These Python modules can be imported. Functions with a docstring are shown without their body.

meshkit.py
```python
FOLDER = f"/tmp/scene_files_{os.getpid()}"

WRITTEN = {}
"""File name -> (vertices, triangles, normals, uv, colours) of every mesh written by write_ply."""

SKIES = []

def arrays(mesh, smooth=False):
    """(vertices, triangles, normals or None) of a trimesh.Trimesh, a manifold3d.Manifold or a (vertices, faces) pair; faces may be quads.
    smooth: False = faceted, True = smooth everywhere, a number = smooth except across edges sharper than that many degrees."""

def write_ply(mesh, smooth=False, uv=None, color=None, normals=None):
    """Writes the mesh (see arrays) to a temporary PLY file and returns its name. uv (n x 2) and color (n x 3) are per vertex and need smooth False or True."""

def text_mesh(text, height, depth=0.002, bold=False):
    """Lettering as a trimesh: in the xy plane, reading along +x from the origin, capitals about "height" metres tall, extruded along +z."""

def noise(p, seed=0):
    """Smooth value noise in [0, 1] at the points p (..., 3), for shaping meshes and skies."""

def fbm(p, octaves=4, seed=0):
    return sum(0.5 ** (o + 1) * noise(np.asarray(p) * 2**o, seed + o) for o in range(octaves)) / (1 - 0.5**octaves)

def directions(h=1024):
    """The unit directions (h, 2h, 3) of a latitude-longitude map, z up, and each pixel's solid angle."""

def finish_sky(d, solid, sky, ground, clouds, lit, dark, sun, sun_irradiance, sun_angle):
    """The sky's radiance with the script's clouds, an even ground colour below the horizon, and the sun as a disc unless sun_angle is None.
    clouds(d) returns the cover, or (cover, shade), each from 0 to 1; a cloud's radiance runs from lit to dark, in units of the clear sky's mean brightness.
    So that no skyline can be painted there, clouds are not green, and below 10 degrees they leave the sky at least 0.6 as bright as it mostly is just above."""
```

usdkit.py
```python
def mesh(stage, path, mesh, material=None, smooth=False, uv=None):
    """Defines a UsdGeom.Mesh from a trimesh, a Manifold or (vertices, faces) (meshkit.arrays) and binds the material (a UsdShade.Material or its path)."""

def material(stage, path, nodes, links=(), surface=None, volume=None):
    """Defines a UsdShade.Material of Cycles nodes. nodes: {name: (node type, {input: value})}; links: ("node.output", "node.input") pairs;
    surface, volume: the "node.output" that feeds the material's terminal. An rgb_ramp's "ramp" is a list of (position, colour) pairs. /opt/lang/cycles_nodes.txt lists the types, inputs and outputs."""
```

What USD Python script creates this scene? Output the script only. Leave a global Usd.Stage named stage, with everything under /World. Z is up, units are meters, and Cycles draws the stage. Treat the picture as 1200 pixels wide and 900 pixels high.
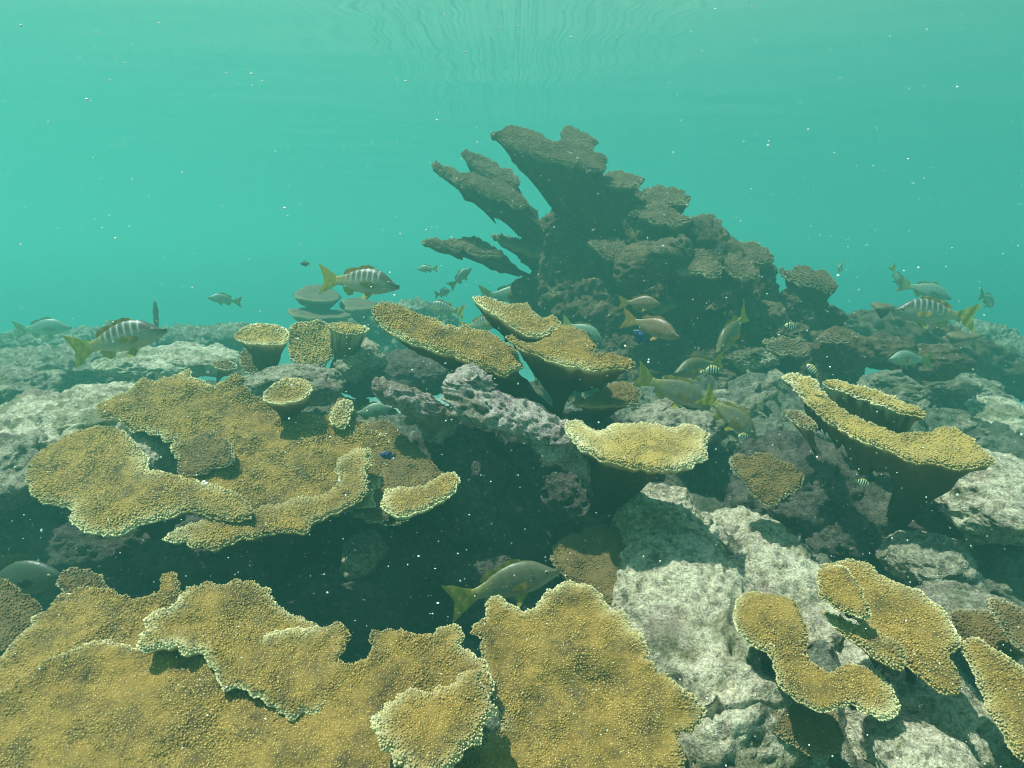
import math
import numpy as np
import trimesh
import shapely
from scipy.spatial import Delaunay, cKDTree
from scipy.interpolate import RBFInterpolator
from pxr import Usd, UsdGeom, UsdLux, UsdShade, Gf, Sdf, Vt
import usdkit
import meshkit
from meshkit import fbm, noise

stage = Usd.Stage.CreateInMemory()
UsdGeom.SetStageUpAxis(stage, 'Z')
UsdGeom.SetStageMetersPerUnit(stage, 1.0)
UsdGeom.Xform.Define(stage, '/World')
T = Sdf.ValueTypeNames

# ------------------------------------------------------------------ camera
FOC = 820.0                       # focal length in pixels of a 1200 x 900 picture
PITCH = math.radians(9.0)
EXPOSURE = 0.80
cam = UsdGeom.Camera.Define(stage, '/World/camera')
cam.CreateHorizontalApertureAttr(36.0)
cam.CreateVerticalApertureAttr(27.0)
cam.CreateFocalLengthAttr(36.0 * FOC / 1200.0)
cam.CreateClippingRangeAttr(Gf.Vec2f(0.02, 500.0))
cam.CreateExposureAttr(EXPOSURE)
cam.AddRotateXOp().Set(90.0 - math.degrees(PITCH))

# ------------------------------------------------------------------ sky and sun
SUN = np.array([-0.36, -0.06, 1.0])
SUN /= np.linalg.norm(SUN)
SUN_EL = math.asin(SUN[2])
SUN_ROT = math.atan2(SUN[0], SUN[1])
sky_mat = usdkit.material(stage, '/World/Looks/sky_look', {
    'sky': ('sky_texture', {'sky_type': 'single_scattering', 'sun_disc': False, 'sun_elevation': SUN_EL,
                            'sun_rotation': SUN_ROT, 'altitude': 0.0}),
    'bg': ('background_shader', {'strength': 0.10})}, [('sky.color', 'bg.color')], surface='bg.background')
dome = UsdLux.DomeLight.Define(stage, '/World/sky')
UsdShade.MaterialBindingAPI.Apply(dome.GetPrim()).Bind(sky_mat)
sun = UsdLux.DistantLight.Define(stage, '/World/sun')
sun.CreateIntensityAttr(1.25)
sun.CreateNormalizeAttr(True) if hasattr(sun, 'CreateNormalizeAttr') else None
UsdLux.LightAPI(sun.GetPrim()).CreateNormalizeAttr(True)
sun.CreateAngleAttr(1.0)
sun.CreateColorAttr(Gf.Vec3f(1.0, 0.95, 0.82))
_rot = Gf.Rotation(Gf.Vec3d(0, 0, 1), Gf.Vec3d(*map(float, SUN)))
sun.AddTransformOp().Set(Gf.Matrix4d().SetRotate(_rot))

# ------------------------------------------------------------------ helpers
CP, SP = math.cos(PITCH), math.sin(PITCH)


def ray(px, py):
    """Direction through a place of the 1200 x 900 picture, scaled so that its forward (camera axis) part is 1."""
    x = (np.asarray(px, float) - 600) / FOC
    u = (450 - np.asarray(py, float)) / FOC
    return np.stack([x, CP + u * SP, -SP + u * CP], -1)


def at(px, py, y):
    d = ray(px, py)
    return d * (y / d[..., 1])[..., None] if np.ndim(px) else d * (y / d[1])


_count = {}


def numbered(name, parent):
    k = (parent, name)
    n = _count.get(k, 0)
    _count[k] = n + 1
    return name if n == 0 else f'{name}_{n:03d}'


def custom(prim, label=None, cat=None, group=None, kind=None):
    for k, v in (('label', label), ('category', cat), ('group', group), ('kind', kind)):
        if v:
            prim.SetCustomDataByKey(k, v)
    return prim


def thing(name, label, cat, loc=(0, 0, 0), group=None):
    x = UsdGeom.Xform.Define(stage, '/World/' + numbered(name, '/World'))
    x.AddTranslateOp().Set(Gf.Vec3d(*map(float, loc)))
    custom(x.GetPrim(), label, cat, group)
    return x


def put(name, mesh, mat, parent=None, smooth=True, loc=(0, 0, 0), attrs=None, **data):
    """ONE Mesh prim under parent (a prim wrapper) or under /World. loc is the origin of the parent: world points become local."""
    up = str(parent.GetPath()) if parent is not None else '/World'
    path = up + '/' + numbered(name, up)
    v, f = (mesh.vertices, mesh.faces) if hasattr(mesh, 'vertices') else mesh
    m = usdkit.mesh(stage, path, (np.asarray(v, float) - np.asarray(loc, float), np.asarray(f)), mat, smooth=smooth)
    if attrs:
        api = UsdGeom.PrimvarsAPI(m)
        for k, a in attrs.items():
            a = np.asarray(a, np.float32)
            if a.ndim == 1:
                api.CreatePrimvar(k, T.FloatArray, 'vertex').Set(Vt.FloatArray.FromNumpy(a))
            else:
                api.CreatePrimvar(k, T.Color3fArray, 'vertex').Set(Vt.Vec3fArray.FromNumpy(a))
    custom(m.GetPrim(), **data)
    return m


def mat(name, nodes, links, surface='p.BSDF', **kw):
    return usdkit.material(stage, '/World/Looks/' + name, nodes, links, surface=surface, **kw)


def normals(v, f):
    n = np.zeros_like(v)
    c = np.cross(v[f[:, 1]] - v[f[:, 0]], v[f[:, 2]] - v[f[:, 0]])
    for k in range(3):
        np.add.at(n, f[:, k], c)
    return n / np.maximum(np.linalg.norm(n, axis=1, keepdims=True), 1e-12)


# ------------------------------------------------------------------ materials
def coral_look(name, base, dark, pale, under, tips):
    return mat(name, {
        'pos': ('geometry', {}),
        'n1': ('noise_texture', {'scale': 17.0, 'detail': 6.0, 'roughness': 0.72}),
        'n2': ('noise_texture', {'scale': 160.0, 'detail': 2.0}),
        'r1': ('rgb_ramp', {'ramp': [(0.34, dark), (0.54, base), (0.75, tuple(min(1, c * 1.25) for c in base))]}),
        'rim': ('attribute', {'attribute': 'rim'}),
        'und': ('attribute', {'attribute': 'under'}),
        'tip': ('attribute', {'attribute': 'tip'}),
        'm0': ('mix_color', {'b': tips}),
        'm1': ('mix_color', {'b': pale}),
        'm2': ('mix_color', {'b': under}),  # underside brown, deepened to stand in for the shade below plates
        'h': ('math', {'math_type': 'multiply_add', 'value2': 0.5}),
        'mul': ('mix_color', {'blend_type': 'multiply', 'fac': 0.0}),
        'bump': ('bump', {'strength': 0.6, 'distance': 0.004}),
        'p': ('principled_bsdf', {'roughness': 0.75, 'specular_ior_level': 0.25})},
        [('pos.position', 'n1.vector'), ('pos.position', 'n2.vector'), ('n1.fac', 'r1.fac'),
         ('r1.color', 'mul.a'), ('n2.color', 'mul.b'), ('r1.color', 'm0.a'), ('tip.fac', 'm0.fac'),
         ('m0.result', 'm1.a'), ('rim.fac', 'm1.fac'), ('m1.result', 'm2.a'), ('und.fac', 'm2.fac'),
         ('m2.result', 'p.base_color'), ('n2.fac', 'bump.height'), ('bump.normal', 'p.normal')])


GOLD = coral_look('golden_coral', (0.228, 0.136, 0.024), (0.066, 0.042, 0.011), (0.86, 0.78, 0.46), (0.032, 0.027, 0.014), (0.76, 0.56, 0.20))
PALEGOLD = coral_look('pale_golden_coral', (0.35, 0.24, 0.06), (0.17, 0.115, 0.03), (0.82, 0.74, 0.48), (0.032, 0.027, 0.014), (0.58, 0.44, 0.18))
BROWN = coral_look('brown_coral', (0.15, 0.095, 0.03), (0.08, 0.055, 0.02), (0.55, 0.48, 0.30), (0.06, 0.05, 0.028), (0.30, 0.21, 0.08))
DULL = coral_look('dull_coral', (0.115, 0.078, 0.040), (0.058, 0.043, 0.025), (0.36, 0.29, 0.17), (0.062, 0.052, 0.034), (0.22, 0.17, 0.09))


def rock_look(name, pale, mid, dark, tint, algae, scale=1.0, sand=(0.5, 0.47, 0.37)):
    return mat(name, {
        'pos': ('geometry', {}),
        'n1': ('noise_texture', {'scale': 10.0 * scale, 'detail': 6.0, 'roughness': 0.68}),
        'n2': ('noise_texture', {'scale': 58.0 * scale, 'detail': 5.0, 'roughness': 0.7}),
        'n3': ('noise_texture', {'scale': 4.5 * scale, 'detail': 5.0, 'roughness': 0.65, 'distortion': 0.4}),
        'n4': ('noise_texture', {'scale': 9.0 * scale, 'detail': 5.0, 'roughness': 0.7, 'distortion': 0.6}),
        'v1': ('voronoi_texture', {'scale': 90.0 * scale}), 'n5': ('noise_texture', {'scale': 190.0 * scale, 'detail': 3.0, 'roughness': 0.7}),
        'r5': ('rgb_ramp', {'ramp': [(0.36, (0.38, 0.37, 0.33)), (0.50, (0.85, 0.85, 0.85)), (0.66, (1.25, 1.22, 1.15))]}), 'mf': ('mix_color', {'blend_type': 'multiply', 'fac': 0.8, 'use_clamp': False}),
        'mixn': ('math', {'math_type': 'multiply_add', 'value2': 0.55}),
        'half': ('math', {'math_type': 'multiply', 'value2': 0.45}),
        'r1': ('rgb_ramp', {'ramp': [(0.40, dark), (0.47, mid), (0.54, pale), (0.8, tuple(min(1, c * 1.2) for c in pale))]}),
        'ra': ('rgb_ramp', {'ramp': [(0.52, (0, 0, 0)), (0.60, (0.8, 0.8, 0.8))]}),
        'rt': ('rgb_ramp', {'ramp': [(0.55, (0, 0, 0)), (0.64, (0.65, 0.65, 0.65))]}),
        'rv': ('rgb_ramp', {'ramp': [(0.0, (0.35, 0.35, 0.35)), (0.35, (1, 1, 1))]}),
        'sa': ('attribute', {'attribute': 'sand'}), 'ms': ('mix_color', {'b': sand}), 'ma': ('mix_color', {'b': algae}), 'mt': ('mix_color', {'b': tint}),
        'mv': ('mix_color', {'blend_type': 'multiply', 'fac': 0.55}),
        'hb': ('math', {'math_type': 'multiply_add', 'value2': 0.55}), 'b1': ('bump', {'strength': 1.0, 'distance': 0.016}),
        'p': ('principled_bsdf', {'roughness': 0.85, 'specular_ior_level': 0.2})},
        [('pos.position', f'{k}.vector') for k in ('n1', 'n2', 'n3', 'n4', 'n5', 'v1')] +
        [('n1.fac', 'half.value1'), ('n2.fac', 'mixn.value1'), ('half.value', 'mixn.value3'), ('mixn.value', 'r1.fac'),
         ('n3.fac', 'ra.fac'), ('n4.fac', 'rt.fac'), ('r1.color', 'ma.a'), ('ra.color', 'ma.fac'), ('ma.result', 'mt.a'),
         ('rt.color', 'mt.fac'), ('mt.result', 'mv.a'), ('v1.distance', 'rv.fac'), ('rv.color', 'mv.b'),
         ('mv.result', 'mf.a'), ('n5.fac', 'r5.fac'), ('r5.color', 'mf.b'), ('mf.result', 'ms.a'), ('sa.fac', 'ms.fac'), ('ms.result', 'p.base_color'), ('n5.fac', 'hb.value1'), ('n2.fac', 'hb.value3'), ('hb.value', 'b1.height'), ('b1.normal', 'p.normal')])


PALEROCK = rock_look('pale_rock', (0.78, 0.69, 0.50), (0.54, 0.47, 0.34), (0.22, 0.19, 0.13), (0.40, 0.28, 0.25), (0.20, 0.19, 0.09))
GREYROCK = rock_look('grey_rock', (0.46, 0.41, 0.30), (0.28, 0.25, 0.175), (0.12, 0.11, 0.075), (0.26, 0.18, 0.16), (0.12, 0.12, 0.055))
BEDROCK = rock_look('sea_bed_turf', (0.24, 0.235, 0.17), (0.13, 0.13, 0.09), (0.06, 0.062, 0.042), (0.16, 0.13, 0.11), (0.07, 0.085, 0.045))
CRUSTROCK = rock_look('pink_crusted_branch', (0.66, 0.58, 0.50), (0.44, 0.35, 0.33), (0.20, 0.15, 0.14), (0.48, 0.31, 0.36), (0.24, 0.20, 0.13), 1.4)
DARKSHADEROCK = rock_look('dark_shade_rock', (0.15, 0.13, 0.10), (0.085, 0.075, 0.06), (0.04, 0.037, 0.032), (0.10, 0.06, 0.07), (0.06, 0.07, 0.045))  # dark rock tones that also stand in for shade in the hollows
TOWERROCK = rock_look('algae_coated_rock', (0.17, 0.12, 0.065), (0.095, 0.068, 0.04), (0.046, 0.036, 0.024), (0.24, 0.20, 0.15), (0.10, 0.062, 0.032), 0.8)

# ------------------------------------------------------------------ sea bed
rng = np.random.default_rng(7)
CTRL = [(-.6, .7, -.95), (0, .7, -.95), (.3, .6, -1.0), (0, 1.2, -1.05), (-.6, 1.3, -1.12), (-.35, 1.5, -1.05), (-1.0, 1.3, -1.08), (-.6, 1.75, -.86), (-.9, 1.6, -.98), (-.2, 1.45, -1.05), (.1, 1.4, -1.0), (-1.15, 1.75, -.66),
        (-1.4, 2.1, -.52), (-1.7, 2.5, -.50), (-1.15, 2.6, -.40), (-1.5, 2.9, -.48), (-.8, 2.3, -.42), (-.5, 2.3, -.46), (-.45, 2.0, -.55), (-1.0, 2.1, -.52),
        (-2.2, 3.4, -.70), (-1.4, 3.2, -.62), (-.6, 3.0, -.72), (0, 3.4, -.80), (-2.5, 2.4, -.7), (-2.0, 1.6, -.75), (-1.6, 1.0, -.95),
        (0, 1.9, -.66), (0.1, 1.6, -.95), (-.25, 1.65, -.98), (.15, 2.25, -.5), (-.2, 2.3, -.5),
        (.4, 3.0, -.46), (.9, 3.0, -.42), (1.25, 3.0, -.42), (.5, 2.2, -.46), (.8, 2.2, -.48),
        (.36, 1.6, -.60), (.30, 1.35, -.68), (.42, 1.1, -.86), (.60, .85, -.92), (.24, 1.0, -.80), (.5, 1.3, -.655), (.55, 1.5, -.66), (.8, 1.55, -.78), (.8, 1.9, -.72), (1.15, 1.8, -.56),
        (1.5, 1.5, -.68), (.95, 1.2, -.86), (.75, 1.1, -.90), (.95, .9, -.98), (1.3, 1.0, -.9), (1.35, 2.1, -.56), (1.7, 2.5, -.52), (1.5, 3.1, -.50), (2.3, 3.0, -.7), (2.5, 2.0, -.8),
        (.6, 3.8, -.8), (1.2, 4.0, -.75), (2.6, 4.2, -.95), (-2.6, 4.6, -1.0), (-1, 4.6, -1.0), (.5, 4.8, -1.0), (0, 6.5, -1.15), (4, 5, -1.1), (-4, 5, -1.1), (4, 2, -1.0), (-4, 2, -1.0),
        (0, 0, -1.05), (1.5, 0, -1.1), (-1.5, 0, -1.1), (0, -3, -1.2), (4, -2, -1.2), (-4, -2, -1.2)] + [(9 * math.cos(a), 2 + 9 * math.sin(a), -1.9) for a in np.linspace(0, 6.28, 14)] \
    + [(25 * math.cos(a), 2 + 25 * math.sin(a), -2.3) for a in np.linspace(0, 6.28, 12)]
CTRL = np.array(CTRL)
_rbf = RBFInterpolator(CTRL[:, :2], CTRL[:, 2], kernel='linear', smoothing=0.003, neighbors=24)


def relief(x, y, near=True):
    p = np.stack([x, y, np.zeros_like(x)], -1)
    lump = fbm(p * 5.0, 3, 3) - 0.5
    ridge = np.abs(noise(p * 11.0, 21) - 0.5) * 2
    fine = fbm(p * 26.0, 4, 9) - 0.5
    return 0.17 * lump - 0.045 * (1 - ridge) ** 2 + 0.05 * fine


def ground(x, y):
    x, y = np.asarray(x, float), np.asarray(y, float)
    return _rbf(np.stack([x.ravel(), y.ravel()], 1)).reshape(x.shape) + relief(x, y)


def sheet_axis(core, half, n, far, g):
    """Dense between core-half and core+half, stretching out to far on both sides."""
    inner = np.linspace(-half, half, n)
    step, outer, s = inner[1] - inner[0], [], half
    while s < far:
        step *= g
        s += step
        outer.append(s)
    outer = np.array(outer)
    return core + np.concatenate([-outer[::-1], inner, outer])


def grid_faces(nx, ny):
    i, j = np.meshgrid(np.arange(nx - 1), np.arange(ny - 1), indexing='ij')
    a = i * ny + j
    q = np.stack([a, a + ny, a + ny + 1, a + 1], -1).reshape(-1, 4)
    return np.vstack([q[:, [0, 1, 2]], q[:, [0, 2, 3]]])


gx, gy = sheet_axis(0, 2.2, 360, 60, 1.10), sheet_axis(1.9, 1.5, 260, 60, 1.10)
GX, GY = np.meshgrid(gx, gy, indexing='ij')
GZ = ground(GX, GY)
SAND = np.clip((np.hypot(GX * .8, GY - 1.8) - 2.7 + 1.6 * (fbm(np.stack([GX, GY, 0 * GX], -1) * 1.1, 3, 31) - .5)) / 1.2, 0, 1).ravel()
put('seabed', (np.stack([GX, GY, GZ], -1).reshape(-1, 3), grid_faces(len(gx), len(gy))), BEDROCK, kind='structure', attrs={'sand': SAND},
    label='grey rubble-strewn sea bed under the whole reef')

# ------------------------------------------------------------------ water surface, seen from below
SURFACE = 0.93
wx, wy = sheet_axis(0, 4.0, 260, 60, 1.12), sheet_axis(4.0, 4.0, 260, 60, 1.12)
WX, WY = np.meshgrid(wx, wy, indexing='ij')
WP = np.stack([WX, WY, 0 * WX], -1)
far_fade = 1.0 / (1.0 + (np.hypot(WX, WY - 4) / 12.0) ** 2)
WZ = SURFACE + far_fade * (0.008 * (fbm(WP * np.array([0.8, 2.2, 1]), 3, 5) - 0.5) + 0.0009 * (fbm(WP * np.array([3.5, 9.0, 1]), 2, 15) - 0.5))
WATER = mat('water_surface_look', {
    'f': ('fresnel', {'IOR': 1.33}), 't': ('transparent_bsdf', {'color': (1, 1, 1)}),
    'g': ('glossy_bsdf', {'color': (1, 1, 1), 'roughness': 0.02}), 'm': ('mix_closure', {})},
    [('f.fac', 'm.fac'), ('t.BSDF', 'm.closure1'), ('g.BSDF', 'm.closure2')], surface='m.closure')
put('water_surface', (np.stack([WX, WY, WZ], -1).reshape(-1, 3), grid_faces(len(wx), len(wy))), WATER, kind='structure',
    label='rippled underside of the water surface overhead')


# ------------------------------------------------------------------ coral plates
def chaikin(p, n=2):
    for _ in range(n):
        q = np.roll(p, -1, 0)
        p = np.stack([0.75 * p + 0.25 * q, 0.25 * p + 0.75 * q], 1).reshape(-1, 2)
    return p


def frame(tilt, roll):
    n = np.array([math.sin(math.radians(roll)), -math.sin(math.radians(tilt)), 0.0])
    n[2] = math.sqrt(max(0.02, 1 - n[0] ** 2 - n[1] ** 2))
    u = np.cross([0, 1.0, 0], n)
    u /= np.linalg.norm(u)
    return n, u, np.cross(n, u)


_seed = [100]
DS = 1.0                          # stretches the distances of the things that follow


def rim_part(q, seed):
    """How strongly a stretch of rim is growing (pale): some stretches hardly at all."""
    q3 = np.concatenate([q, np.full((len(q), 1), seed * 2.3)], 1)
    return np.clip(0.38 + 2.4 * (noise(q3 * 9.0, seed + 17) - 0.38), 0.15, 1)


def plate(outline, D, tilt=20, roll=0, base=None, t=0.012, step=None, und=0.012, dish=0.0, lip=0.0, power=1.4, stub=0.35, bumps=True, c=None,
          rimw=0.008, rough=0.016, jag=0.004, look=GOLD, under=1.0, anchor=None, fringe=True, reach=.9, spotty=0.0, twist=0.0):
    """A coral plate whose rim follows an outline laid on a plane tilted towards the camera; its underside narrows to base.
    Returns (plate mesh, attributes, corallite mesh, attributes, look)."""
    _seed[0] += 1
    seed = _seed[0]
    rs = np.random.default_rng(seed)
    D = D * DS
    rimw = 0.72 * rimw
    o = np.array(outline, float)
    mid = np.array(anchor if anchor else o.mean(0), float)
    A = at(mid[0], mid[1], D)
    n, u, w = frame(tilt, roll)
    d = ray(o[:, 0], o[:, 1])
    P = d * ((A @ n) / (d @ n))[:, None]
    uv = np.stack([(P - A) @ u, (P - A) @ w], 1)
    dist = np.linalg.norm(A)
    s = step or max(0.0052, 0.0042 * dist)
    c = c or max(0.0037, 0.0031 * dist)
    uv = chaikin(uv, 1)
    ring = shapely.Polygon(uv).buffer(0)
    if ring.geom_type != 'Polygon':
        ring = max(ring.geoms, key=lambda g: g.area)
    ring = np.array(ring.exterior.segmentize(s * 0.8).coords)[:-1]
    tn = np.roll(ring, -1, 0) - np.roll(ring, 1, 0)
    tn = np.stack([tn[:, 1], -tn[:, 0]], 1) / np.maximum(np.linalg.norm(tn, axis=1, keepdims=True), 1e-9)
    r3 = np.concatenate([ring, np.full((len(ring), 1), seed * 3.1)], 1)
    ring = ring + tn * ((fbm(r3 * 55, 3, seed) - 0.5) * 3.2 * jag + (fbm(r3 * 22, 2, seed + 1) - 0.5) * 3.6 * jag)[:, None]
    poly = shapely.Polygon(ring).buffer(0)
    if poly.geom_type != 'Polygon':
        poly = max(poly.geoms, key=lambda g: g.area)
    ring = np.array(poly.exterior.segmentize(s).coords)[:-1]
    x0, y0, x1, y1 = poly.bounds

    def hexgrid(h):
        X, Y = np.meshgrid(np.arange(x0, x1 + h, h), np.arange(y0, y1 + h, h * 0.866))
        X = X + (np.arange(X.shape[0]) % 2)[:, None] * h / 2
        g = np.stack([X.ravel(), Y.ravel()], 1)
        g = g + rs.normal(0, 0.22 * h, g.shape)
        return g[shapely.contains_xy(poly, g[:, 0], g[:, 1])]

    dense = np.array(poly.exterior.segmentize(s * 0.3).coords)
    kd = cKDTree(dense)
    g = hexgrid(s)
    g = g[kd.query(g)[0] > 0.55 * s]
    pts = np.vstack([ring, g])
    tri = Delaunay(pts)
    f = tri.simplices
    cen = pts[f].mean(1)
    f = f[shapely.contains_xy(poly, cen[:, 0], cen[:, 1])]
    ax, ay = pts[f[:, 1]] - pts[f[:, 0]], pts[f[:, 2]] - pts[f[:, 0]]
    flip = ax[:, 0] * ay[:, 1] - ax[:, 1] * ay[:, 0] < 0
    f[flip] = f[flip][:, ::-1]
    e = np.sort(np.concatenate([f[:, [0, 1]], f[:, [1, 2]], f[:, [2, 0]]]), 1)
    ue, cnt = np.unique(e, axis=0, return_counts=True)
    border = np.unique(ue[cnt == 1])
    dd = kd.query(pts)[0]
    dmax = max(dd.max(), 1e-4)

    def top_height(q, dq):
        q3 = np.concatenate([q, np.full((len(q), 1), seed * 1.7)], 1)
        h = und * 2 * (fbm(q3 * 7.0, 3, seed + 5) - 0.5) + 0.45 * und * 2 * (fbm(q3 * 24.0, 2, seed + 6) - 0.5)
        h += -dish * np.clip(dq / (0.75 * dmax), 0, 1) ** 0.8 + lip * np.exp(-dq / 0.03)
        h += 0.0035 * (np.maximum(fbm(q3 * 55, 2, seed + 7) - 0.5, 0))*2
        rr = 0.5 * t
        h += -(1 - np.sqrt(np.clip(1 - (1 - np.clip(dq / rr, 0, 1)) ** 2, 0, 1))) * rr
        return h

    h = top_height(pts, dd)
    top = A + pts[:, :1] * u + pts[:, 1:] * w + h[:, None] * n
    rr = 0.5 * t
    thick = 2 * rr * np.sqrt(np.clip(1 - (1 - np.clip(dd / rr, 0, 1)) ** 2, 0, 1)) + 0.25 * np.minimum(dd, 0.06) + 1e-4
    bot = top - n * thick[:, None]
    if base is not None:
        B = at(base[0], base[1], base[2] * DS)
        cen3 = A + (pts.mean(0)[0]) * u + (pts.mean(0)[1]) * w
        target = B + stub * (top - cen3) * np.array([1, 1, 0.4])
        sw = np.clip((dd - 0.4 * t) / (reach * dmax), 0, 1) ** power
        bot = bot * (1 - sw[:, None]) + target * sw[:, None]
    bn = normals(bot, f[:, ::-1])
    amp = rough * np.clip(dd / 0.02, 0, 1)
    bot = bot + bn * (amp * 3.2 * (fbm(bot * 22, 4, seed + 8) - 0.5))[:, None]
    N = len(pts)
    remap = np.arange(N) + N
    remap[border] = border
    v = np.vstack([top, bot])
    v[border] = 0.5 * (top[border] + bot[border])
    ff = np.vstack([f, remap[f][:, ::-1]])
    used, inv = np.unique(ff, return_inverse=True)
    q3 = np.concatenate([pts, np.full((N, 1), seed)], 1)
    wrim = rimw * (0.35 + 1.5 * noise(q3 * 11, seed + 3) ** 1.3)
    rim = np.clip(np.exp(-dd / wrim) * 1.15, 0, 1) * rim_part(pts, seed)
    at_rim = np.concatenate([rim, np.clip(np.exp(-dd / (0.5 * rimw)), 0, 1) * rim_part(pts, seed)])
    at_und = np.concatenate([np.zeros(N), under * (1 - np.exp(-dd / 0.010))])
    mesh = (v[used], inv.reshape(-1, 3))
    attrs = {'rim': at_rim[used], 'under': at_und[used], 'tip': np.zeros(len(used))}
    if not bumps:
        return mesh, attrs, None, None, look
    # corallites: short tapered tubes over the whole top, longer and paler along the growing rim
    q = hexgrid(c)
    q = q[kd.query(q)[0] > 0.3 * c]
    kinds = np.zeros(len(q))
    if fringe:
        fr = np.array(poly.exterior.segmentize(c * 0.8).coords)[:-1]
        q = np.vstack([q, fr + rs.normal(0, 0.1 * c, fr.shape)])
        kinds = np.concatenate([kinds, np.ones(len(fr))])
    dq, ni = kd.query(q)
    hq = top_height(q, dq)
    e1 = 0.003
    hx = (top_height(q + [e1, 0], dq) - hq) / e1
    hy = (top_height(q + [0, e1], dq) - hq) / e1
    base_p = A + q[:, :1] * u + q[:, 1:] * w + (hq - 0.0008)[:, None] * n
    nn = n - hx[:, None] * u - hy[:, None] * w
    nn /= np.linalg.norm(nn, axis=1, keepdims=True)
    tangent = np.roll(dense, -1, 0) - np.roll(dense, 1, 0)
    outw = np.stack([tangent[:, 1], -tangent[:, 0]], 1)
    if shapely.LinearRing(dense).is_ccw is False:
        outw = -outw
    outw /= np.maximum(np.linalg.norm(outw, axis=1, keepdims=True), 1e-9)
    ow = outw[ni][:, :1] * u + outw[ni][:, 1:] * w
    lean = np.where(kinds > 0, 1.2, 0.2 + 0.7 * np.exp(-dq / 0.02))
    ax = nn + lean[:, None] * ow + rs.normal(0, 0.22, nn.shape)
    ax /= np.linalg.norm(ax, axis=1, keepdims=True)
    size = rs.uniform(0.55, 1.35, len(q)) * (0.65 + 0.7 * noise(np.concatenate([q * 30, np.full((len(q), 1), seed)], 1), 4))
    length = c * 0.58 * size * np.where(kinds > 0, 1.25, 1.0 + 0.6 * np.exp(-dq / 0.015))
    rad = c * 0.50 * np.sqrt(size)
    base_p = base_p - ax * (0.25 * length)[:, None] * (kinds > 0)[:, None]
    a1 = np.cross(ax, np.where(np.abs(ax[:, 2:]) < 0.9, [0, 0, 1.0], [1.0, 0, 0]))
    a1 /= np.linalg.norm(a1, axis=1, keepdims=True)
    a2 = np.cross(ax, a1)
    K = 5
    ang = np.arange(K) * 2 * np.pi / K
    circ = np.cos(ang)[None, :, None] * a1[:, None] + np.sin(ang)[None, :, None] * a2[:, None]
    lo = base_p[:, None] + circ * rad[:, None, None]
    hi = base_p[:, None] + circ * (0.66 * rad)[:, None, None] + (ax * (0.78 * length)[:, None])[:, None]
    tip = (base_p + ax * length[:, None])[:, None]
    cv = np.concatenate([lo, hi, tip], 1)
    fl = []
    for k in range(K):
        k2 = (k + 1) % K
        fl += [(k, k2, K + k2), (k, K + k2, K + k), (K + k, K + k2, 2 * K)]
    fl = np.array(fl)
    cf = (fl[None] + (np.arange(len(q)) * (2 * K + 1))[:, None, None]).reshape(-1, 3)
    q3 = np.concatenate([q, np.full((len(q), 1), seed)], 1)
    wr = rimw * (0.35 + 1.5 * noise(q3 * 11, seed + 3) ** 1.3)
    cr = np.clip(np.exp(-dq / (1.2 * wr)) * 1.1, 0, 1) * rim_part(q, seed) * rs.uniform(.5, 1, len(q))
    tone = rs.uniform(0.1, 1.0, len(q)) ** 1.3
    one = np.ones((len(q), 1))
    ctip = np.concatenate([0.0 * one.repeat(K, 1), (0.35 * tone[:, None]).repeat(K, 1), (1.0 * tone[:, None])], 1).ravel()
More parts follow.
